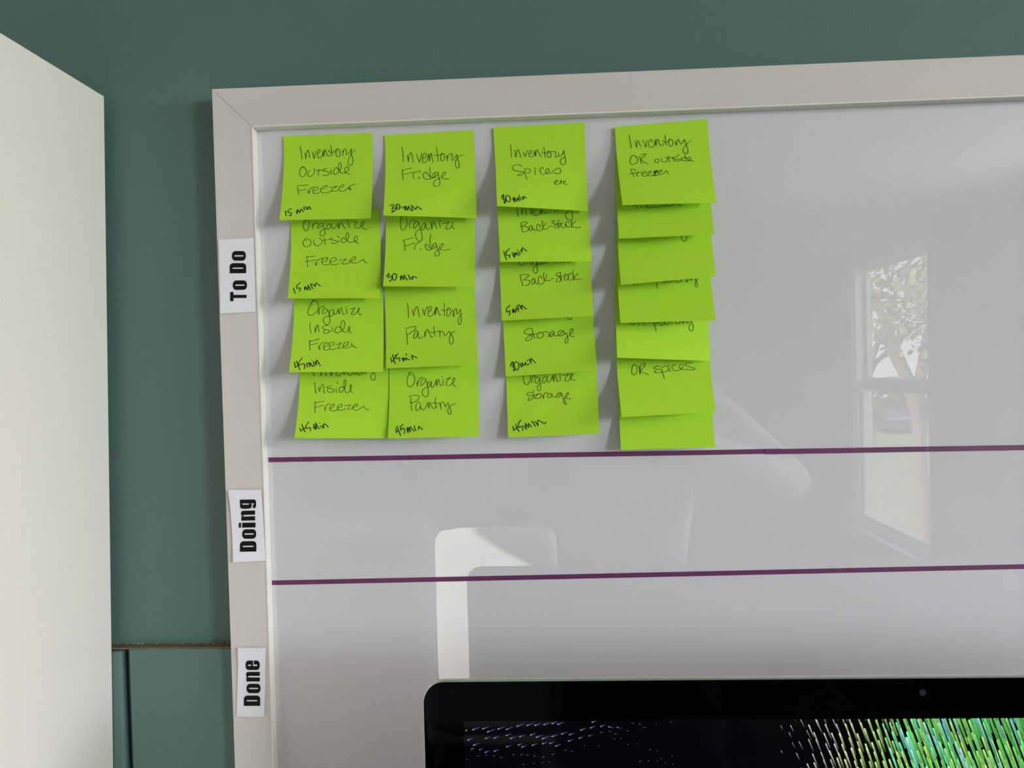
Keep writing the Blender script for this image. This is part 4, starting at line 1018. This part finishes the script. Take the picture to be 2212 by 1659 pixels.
# ------------------------------------------------------------------ white cabinet on the left
XC = at(225, 208, 0.001).x
ZCT = at(225, 208, 0.001).z
cb = empty('cabinet', (XC, -0.16, 0.0))
tag(cb, 'tall white laminate cabinet side panel at the left edge', 'cabinet')
th, dp, wd = 0.018, 0.30, 0.42
yb_, yf_ = 0.001, 0.001-dp
kids = [
 box('side_panel', (XC-th, yf_, 0.0), (XC, yb_, ZCT), M['cabinet'], bev=0.0006),
 box('side_panel', (XC-wd, yf_, 0.0), (XC-wd+th, yb_, ZCT), M['cabinet'], bev=0.0006),
 box('top_panel', (XC-wd+th, yf_, ZCT-th), (XC-th, yb_, ZCT-0.0002), M['cabinet'], bev=0.0006),
 box('back_panel', (XC-wd+th, yb_-0.004, 0.05), (XC-th, yb_, ZCT-th), M['cabinet']),
 box('plinth', (XC-wd+th, yf_+0.03, 0.0), (XC-th, yf_+0.045, 0.06), M['cabinet'])]
for z_ in (0.06, 0.46, 0.86, 1.26):
    kids.append(box('shelf', (XC-wd+th, yf_+0.02, z_), (XC-th, yb_-0.004, z_+th), M['cabinet']))
door = box('door', (XC-wd+0.002, yf_-0.018, 0.065), (XC-0.002, yf_-0.001, ZCT-0.003), M['cabinet'], bev=0.001)
adopt(cb, *kids, door)
hb = bmesh.new()
addtube(hb, (XC-wd+0.05, yf_-0.045, 0.95), (XC-wd+0.05, yf_-0.045, 1.15), 0.005)
addtube(hb, (XC-wd+0.05, yf_-0.045, 0.97), (XC-wd+0.05, yf_-0.018, 0.97), 0.004)
addtube(hb, (XC-wd+0.05, yf_-0.045, 1.13), (XC-wd+0.05, yf_-0.018, 1.13), 0.004)
hn = bmobj('handle', hb, M['chrome'])
hn.parent = door
hn.matrix_parent_inverse = (Matrix.Translation(cb.location) @ door.matrix_parent_inverse).inverted()
# it leans a little: the foot stands 1.4 degrees out from under the top
lean = math.radians(1.38)
Tp = Vector((XC, -0.16, ZCT))
cb.rotation_euler = (0, lean, 0)
off = Matrix.Rotation(lean, 3, 'Y') @ Vector((0, 0, ZCT))
cb.location = (XC-off.x, -0.16, ZCT-off.z)

# ------------------------------------------------------------------ the room behind the lens, seen mirrored in the whiteboard
def behind(px, py, y):
    """point at depth y (behind the lens) whose mirror image in the board falls on that pixel"""
    d = FW + RT*((px-CX)/FPX) + UP*((CY-py)/FPX)
    p = CAM + d*((-y-CAM.y)/d.y)
    return Vector((p.x, y, p.z))
M['desk2'] = mat('grey_dresser_paint', (0.42, 0.43, 0.46), 0.5)
# dresser with a pale top
a = behind(560, 1150, -2.6); b = behind(928, 1150, -2.6)
dr = empty('dresser', ((a.x+b.x)/2, -2.85, 0))
tag(dr, 'low grey dresser with white top, mirrored at the lower left of the whiteboard', 'dresser')
tz = a.z
kids = [box('top', (a.x-0.35, -3.1, tz-0.035), (b.x, -2.6, tz), M['white'], bev=0.004)]
bm = bmesh.new(); addbox(bm, (a.x-0.33, -3.08, 0.06), (b.x-0.02, -2.63, tz-0.036)); kids.append(bmobj('body', bm, M['desk2']))
n_d = 3
for k in range(n_d):
    z0 = 0.08+k*(tz-0.14)/n_d
    d_ = box('drawer', (a.x-0.31, -2.63, z0), (b.x-0.04, -2.612, z0+(tz-0.14)/n_d-0.01), M['desk2'], bev=0.003)
    kids.append(d_)
adopt(dr, *kids)
for k, d_ in enumerate(kids[2:]):
    z0 = 0.08+k*(tz-0.14)/n_d+(tz-0.14)/n_d/2
    bm = bmesh.new()
    addtube(bm, (((a.x+b.x)/2)-0.1, -2.597, z0), (((a.x+b.x)/2)+0.0, -2.597, z0), 0.006)
    addbox(bm, (((a.x+b.x)/2)-0.1, -2.612, z0-0.004), (((a.x+b.x)/2)-0.09, -2.597, z0+0.004))
    addbox(bm, (((a.x+b.x)/2)-0.01, -2.612, z0-0.004), (((a.x+b.x)/2), -2.597, z0+0.004))
    kn = bmobj('drawer_handle', bm, M['chrome']); kn.parent = d_
    kn.matrix_parent_inverse = (Matrix.Translation(dr.location) @ d_.matrix_parent_inverse).inverted()
# tall white padded chair
a = behind(934, 1152, -1.75); b = behind(1120, 1152, -1.75)
ch = empty('armchair', ((a.x+b.x)/2, -1.9, 0))
tag(ch, 'high backed white slipcovered chair mirrored beside the person, under the notes', 'chair')
bk = box('backrest', (a.x, -1.87, 0.42), (b.x+0.12, -1.75, a.z), M['cloth'], bev=0.045, seg=5)
for p in bk.data.polygons: p.use_smooth = True
kids = [bk, box('seat', (a.x, -2.35, 0.36), (b.x+0.12, -1.80, 0.47), M['cloth'], bev=0.03, seg=4)]
for x_ in (a.x+0.04, b.x+0.08):
    for y_ in (-2.30, -1.81):
        kids.append(box('leg', (x_-0.02, y_-0.02, 0), (x_+0.02, y_+0.02, 0.37), M['bark'], bev=0.004))
adopt(ch, *kids)
# curtain at the near side of the mirrored window
vs, fs = [], []
nn = 60
for j, z_ in enumerate((0.04, 0.7, 1.4, 2.24)):
    for i in range(nn+1):
        t_ = i/nn
        y_ = -4.29 + 0.62*t_ + (0.010*math.sin(j*2.1+1) if i == 0 else 0)
        vs.append((XR-0.10+0.028*math.sin(t_*34+j*0.25), y_+0.012*math.sin(z_*9)*(1-t_), z_))
for j in range(3):
    for i in range(nn):
        a_ = j*(nn+1)+i
        fs.append((a_, a_+1, a_+nn+2, a_+nn+1))
cur = mesh('curtain', vs, fs, M['curtain'], smooth=True)
md = cur.modifiers.new('thick', 'SOLIDIFY'); md.thickness = 0.002
tag(cur, 'grey curtain at the near side of the mirrored window', 'curtain')
bm = bmesh.new(); addtube(bm, (XR-0.10, -5.85, 2.255), (XR-0.10, -3.60, 2.255), 0.009)
for y_ in (-5.8, -3.64): addbox(bm, (XR-0.105, y_-0.006, 2.248), (XR, y_+0.006, 2.262))
rod = bmobj('curtain_rod', bm, M['trimw'])
tag(rod, 'white curtain rod above the mirrored window', 'curtain rod')

# ------------------------------------------------------------------ person holding the phone that takes the picture
PX, PY = 0.175, -1.13
pe = empty('person', (PX, PY, 0))
tag(pe, 'person in a grey sweater holding a phone, mirrored in the whiteboard', 'person')
def skin(name, joints, edges, m, root=0, sub=2):
    """joints: (x, y, z, r) -> Skin modifier surface"""
    me = bpy.data.meshes.new(name)
    me.from_pydata([j[:3] for j in joints], edges, [])
    o = bpy.data.objects.new(name, me); COL.objects.link(o)
    md = o.modifiers.new('skin', 'SKIN'); md.use_smooth_shade = True
    for i, j in enumerate(joints):
        r = j[3] if isinstance(j[3], tuple) else (j[3], j[3])
        me.skin_vertices[0].data[i].radius = r
        me.skin_vertices[0].data[i].use_root = (i == root)
    s = o.modifiers.new('sub', 'SUBSURF'); s.levels = sub; s.render_levels = sub
    me.materials.append(m)
    return o
ph_c = CAM - FW*0.030 + RT*0.055 - UP*0.022        # phone body centre; its lens sits at the camera
GL = ph_c - RT*0.079; GR = ph_c + RT*0.079         # ends of the phone where the hands grip
EL = Vector((-0.235, -0.98, 1.13)); ER = Vector((0.525, -1.00, 1.165))
SL = Vector((0.02, -1.13, 1.335)); SR = Vector((0.36, -1.13, 1.335))
WL = GL + Vector((-0.035, -0.045, -0.085)); WRr = GR + Vector((0.035, -0.045, -0.085))
def chain(js, pts):
    s = len(js); js += pts; return [(s+i, s+i+1) for i in range(len(pts)-1)]
js = [(PX, PY-0.01, 0.88, (0.12, 0.085))]
ed = []
js += [(PX, PY, 1.02, (0.105, 0.08)), (PX+0.005, PY, 1.18, (0.11, 0.08)), (PX+0.01, PY, 1.30, (0.10, 0.065)),
       (PX+0.012, PY+0.005, 1.385, 0.052), (PX+0.012, PY+0.015, 1.44, 0.050), (PX+0.012, PY+0.02, 1.51, (0.070, 0.083)), (PX+0.012, PY+0.015, 1.585, (0.074, 0.088)), (PX+0.012, PY+0.01, 1.635, (0.045, 0.055))]
ed += [(i, i+1) for i in range(8)]
for Sd, E_, W_0 in ((SL, EL, WL), (SR, ER, WRr)):
    s = len(js)
    js += [(Sd.x, Sd.y, Sd.z, 0.052), (*(Sd.lerp(E_, 0.5)), 0.043), (*E_, 0.036), (*(E_.lerp(W_0, 0.35)), 0.035), (*(E_.lerp(W_0, 0.8)), 0.025), (*W_0, 0.022)]
    ed += [(3, s)] + [(s+i, s+i+1) for i in range(5)]
for sx_ in (-1, 1):
    s = len(js)
    js += [(PX+sx_*0.085, PY, 0.80, 0.085), (PX+sx_*0.095, PY+0.01, 0.46, 0.055), (PX+sx_*0.10, PY-0.01, 0.30, 0.05), (PX+sx_*0.10, PY-0.02, 0.08, 0.032), (PX+sx_*0.10, PY+0.12, 0.035, 0.030)]
    ed += [(0, s)] + [(s+i, s+i+1) for i in range(4)]
bodym = skin('body', js, ed, M['skin'])
# hands: palm and five fingers curled round the ends of the phone
hands = []
for W0, G, sg in ((WL, GL, -1), (WRr, GR, 1)):
    palm = W0.lerp(G, 0.55) + Vector((0, -0.022, 0))
    js, ed = [], []
    js += [(*W0, 0.022), (*palm, (0.034, 0.014))]
    ed += [(0, 1)]
    for k, (up, ln) in enumerate(((0.042, 1.0), (0.020, 1.08), (-0.002, 1.0), (-0.022, 0.84))):
        s = len(js)
        base = palm + UP*(up+0.006) + RT*(sg*0.008)
        j1 = base + FW*0.018 + RT*(sg*0.010)
        j2 = G + UP*up + FW*0.016 + RT*(sg*0.012)
        j3 = G + UP*up + FW*0.019 - RT*(sg*0.018*ln)
        js += [(*base, 0.010), (*j1, 0.0095), (*j2, 0.0085), (*j3, 0.007)]
        ed += [(1, s), (s, s+1), (s+1, s+2), (s+2, s+3)]
    s = len(js)
    tb = palm - UP*0.012 - FW*0.004
    js += [(*tb, 0.013), (*(G-FW*0.014-UP*0.010+RT*(sg*0.004)), 0.011), (*(G-FW*0.014+UP*0.006-RT*(sg*0.024)), 0.009)]
    ed += [(1, s), (s, s+1), (s+1, s+2)]
    hands.append(skin('hand', js, ed, M['skin'], 1))
# face
HC = Vector((PX+0.012, PY+0.02, 1.55))
face = []
for sx_ in (-1, 1):
    bm = bmesh.new(); bmesh.ops.create_uvsphere(bm, u_segments=16, v_segments=10, radius=0.012)
    for v in bm.verts: v.co += HC+Vector((sx_*0.031, 0.078, 0.012))
    face.append(bmobj('eye', bm, M['white'], smooth=True))
    bm = bmesh.new(); bmesh.ops.create_uvsphere(bm, u_segments=12, v_segments=8, radius=0.0055)
    for v in bm.verts: v.co += HC+Vector((sx_*0.031, 0.087, 0.012))
    face.append(bmobj('iris', bm, M['dark'], smooth=True))
    bm = bmesh.new(); bmesh.ops.create_uvsphere(bm, u_segments=12, v_segments=10, radius=0.03)
    for v in bm.verts: v.co = Vector((v.co.x*0.3, v.co.y*0.6, v.co.z))+HC+Vector((sx_*0.078, -0.005, -0.002))
    face.append(bmobj('ear', bm, M['skin'], smooth=True))
face.append(skin('nose', [(*(HC+Vector((0, 0.078, 0.018))), 0.006), (*(HC+Vector((0, 0.094, -0.014))), 0.010), (*(HC+Vector((0, 0.084, -0.022))), 0.007)], [(0, 1), (1, 2)], M['skin'], 0, 1))
lips = bpy.data.materials.new('lips'); lips.use_nodes = True
lips.node_tree.nodes['Principled BSDF'].inputs['Base Color'].default_value = (0.45, 0.18, 0.16, 1)
face.append(skin('mouth', [(*(HC+Vector((-0.022, 0.074, -0.043))), 0.004), (*(HC+Vector((0, 0.083, -0.041))), 0.007), (*(HC+Vector((0.022, 0.074, -0.043))), 0.004)], [(0, 1), (1, 2)], lips, 1, 1))
# hair cap falling to the shoulders
bm = bmesh.new(); bmesh.ops.create_uvsphere(bm, u_segments=28, v_segments=20, radius=1.0)
for v in bm.verts:
    x_, y_, z_ = v.co
    if y_ > 0.25 and z_ < 0.55:      # open over the face
        y_ = 0.25
    r = 1.0
    dz = 0.115*z_ if z_ > 0 else 0.235*z_
    v.co = HC+Vector((0.092*x_*(1 if z_ > -0.2 else 0.95), -0.008+0.105*y_, 0.012+dz))
hair = bmobj('hair', bm, M['hair'], smooth=True)
# clothes
js = [(PX, PY-0.01, 0.70, (0.165, 0.125)), (PX, PY, 1.04, (0.15, 0.115)), (PX+0.01, PY, 1.28, (0.155, 0.105)), (PX+0.012, PY+0.002, 1.375, 0.07)]
ed = [(i, i+1) for i in range(3)]
for Sd, E_, W_0 in ((SL, EL, WL), (SR, ER, WRr)):
    s = len(js)
    js += [(Sd.x, Sd.y, Sd.z, 0.068), (*(Sd.lerp(E_, 0.5)), 0.060), (*E_, 0.055), (*(E_.lerp(W_0, 0.35)), 0.050), (*(E_.lerp(W_0, 0.86)), 0.034)]
    ed += [(2, s)] + [(s+i, s+i+1) for i in range(4)]
sweater = skin('sweater', js, ed, M['sweater'], 0)
js = [(PX, PY-0.01, 1.06, (0.115, 0.09)), (PX, PY-0.01, 0.86, (0.15, 0.108))]; ed = [(0, 1)]
for sx_ in (-1, 1):
    s = len(js)
    js += [(PX+sx_*0.092, PY, 0.70, 0.085), (PX+sx_*0.096, PY+0.01, 0.46, 0.07), (PX+sx_*0.10, PY-0.015, 0.10, 0.058)]
    ed += [(1, s), (s, s+1), (s+1, s+2)]
trousers = skin('trousers', js, ed, M['jeans'])
shoes = []
for sx_ in (-1, 1):
    shoes.append(box('shoe', (PX+sx_*0.10-0.045, PY-0.09, 0), (PX+sx_*0.10+0.045, PY+0.18, 0.075), M['dark'], bev=0.03, seg=4))
adopt(pe, bodym, *hands, *face, hair, sweater, trousers, *shoes)
# phone
rotm = Matrix(((RT.x, UP.x, -FW.x), (RT.y, UP.y, -FW.y), (RT.z, UP.z, -FW.z)))
def local_box(name, c, h, m, bev):
    bm = bmesh.new(); addbox(bm, (-h[0], -h[1], -h[2]), h, bev)
    for v in bm.verts: v.co = ph_c + rotm @ (v.co+Vector(c))
    return bmobj(name, bm, m)
phn = empty('phone', ph_c)
tag(phn, 'dark phone held up in both hands of the mirrored person', 'phone')
pb = local_box('case', (0, 0, 0), (0.073, 0.036, 0.004), M['dark'], 0.003)
ps = local_box('touch_screen', (0, 0, 0.0042), (0.068, 0.033, 0.0004), M['glass_black'], 0.0)
pl = local_box('lens_bump', (-0.057, 0.020, -0.0046), (0.013, 0.013, 0.0008), M['dark'], 0.0006)
adopt(phn, pb, ps, pl)

# ------------------------------------------------------------------ outside the windows
grass = struct(box('ground', (XR+0.4, -90, ZG-0.2), (95, 30, ZG), M['grass']))
def tree(x, y, h, r, m, label, seed, zc=None):
    rnd = random.Random(seed)
    e = empty('tree', (x, y, ZG))
    tag(e, label, 'tree', 'trees outside the mirrored window')
    js = [(x, y, ZG-0.05, 0.2), (x+rnd.uniform(-.2, .2), y, ZG+h*0.35, 0.15), (x+rnd.uniform(-.4, .4), y+rnd.uniform(-.3, .3), ZG+h*0.62, 0.10)]
    ed = [(0, 1), (1, 2)]
    tips = []
    for k in range(7):
        a = k*0.9+rnd.uniform(0, .5)
        rr_ = r*rnd.uniform(0.45, 0.85)
        z_ = ZG+h*rnd.uniform(0.55, 0.95)
        s = len(js)
        p0 = js[rnd.choice((1, 2))]
        t_ = (x+rr_*math.cos(a), y+rr_*math.sin(a), z_, 0.04)
        mdp = tuple((p0[i]*0.45+t_[i]*0.55) for i in range(3))
        js += [(mdp[0], mdp[1], mdp[2]+0.3, 0.08), t_]
        ed += [(js.index(p0), s), (s, s+1)]
        tips.append(t_)
    tips.append((x, y, ZG+h, 0))
    tr_ = skin('trunk', js, ed, M['bark'], 0, 1)
    vs, fs = [], []
    for t_ in tips:
        cr = r*rnd.uniform(0.42, 0.6)
        for k in range(280):
            while True:
                d = Vector((rnd.uniform(-1, 1), rnd.uniform(-1, 1), rnd.uniform(-1, 1)))
                if 0.25 < d.length < 1: break
            c = Vector(t_[:3])+Vector((d.x*cr, d.y*cr, d.z*cr*0.7))
            n = Vector((rnd.gauss(0, 1), rnd.gauss(0, 1), rnd.gauss(0, 1))).normalized()
            a_ = n.orthogonal().normalized()*rnd.uniform(0.07, 0.15)
            b_ = n.cross(a_).normalized()*rnd.uniform(0.05, 0.10)
            s = len(vs)
            vs += [c-a_, c+b_, c+a_, c-b_]; fs.append((s, s+1, s+2, s+3))
    lv = mesh('foliage', vs, fs, m); lv['kind'] = 'stuff'
    adopt(e, tr_, lv)
tree(9.2, -18.5, 10.5, 3.4, M['leaf1'], 'olive green tree filling the upper pane of the mirrored window', 1)
tree(17.5, -26.5, 9.5, 3.2, M['leaf3'], 'autumn yellow tree behind the olive one outside the mirrored window', 2)
tree(16.5, -39.0, 12.0, 4.6, M['leaf2'], 'dark green tree beyond the lawn outside the mirrored window', 3)
tree(24.0, -44.0, 11.0, 4.2, M['leaf1'], 'far olive tree at the right end of the row outside', 4)
tree(12.0, -6.0, 9.0, 3.0, M['leaf2'], 'green tree facing the second window', 5)
# hedge behind the lawn
rnd = random.Random(5)
vs, fs = [], []
for k in range(9000):
    x_ = rnd.uniform(6, 60); c = Vector((x_, -60+rnd.uniform(-1.5, 1.5)+0.15*x_, ZG+rnd.uniform(0, 3.2)))
    n = Vector((rnd.gauss(0, 1), rnd.gauss(0, 1), rnd.gauss(0, 1))).normalized()
    a_ = n.orthogonal().normalized()*0.28; b_ = n.cross(a_).normalized()*0.2
    s = len(vs); vs += [c-a_, c+b_, c+a_, c-b_]; fs.append((s, s+1, s+2, s+3))
hd = mesh('hedge', vs, fs, M['leaf2']); hd['kind'] = 'stuff'
tag(hd, 'dark green hedge closing the lawn outside the mirrored window', 'hedge')
# parked car far out on the lawn edge
cx_, cy_ = 22.0, -50.0
car = empty('car', (cx_, cy_, ZG))
tag(car, 'dark car parked far across the lawn outside the mirrored window', 'car')
bm = bmesh.new()
prof = [(-2.1, 0.35), (-2.15, 0.8), (-1.5, 0.95), (-0.9, 1.4), (0.7, 1.45), (1.5, 1.0), (2.1, 0.9), (2.2, 0.4)]
f0 = [bm.verts.new((cx_-0.85, cy_+p, ZG+q)) for p, q in prof]; f1 = [bm.verts.new((cx_+0.85, cy_+p, ZG+q)) for p, q in prof]
bm.faces.new(f0); bm.faces.new(f1[::-1])
for i in range(len(prof)): bm.faces.new((f0[i], f0[(i+1) % 8], f1[(i+1) % 8], f1[i]))
cbd = bmobj('car_body', bm, M['car'])
ck = [cbd]
for x_ in (-0.87, 0.87):
    ck.append(mesh('window', [(cx_+x_, cy_-0.85, ZG+1.0), (cx_+x_, cy_+1.2, ZG+1.02), (cx_+x_, cy_+0.65, ZG+1.36), (cx_+x_, cy_-0.8, ZG+1.33)], [(0, 1, 2, 3)], M['carglass']))
    for y_ in (-1.3, 1.35):
        bm = bmesh.new(); addtube(bm, (cx_+x_*0.8, cy_+y_, ZG+0.33), (cx_+x_*1.02, cy_+y_, ZG+0.33), 0.33, n=20)
        ck.append(bmobj('wheel', bm, M['dark']))
    ck.append(box('headlamp', (cx_+x_*0.8-0.12, cy_+2.16, ZG+0.6), (cx_+x_*0.8+0.12, cy_+2.22, ZG+0.78), M['chrome'], bev=0.02))
adopt(car, *ck)
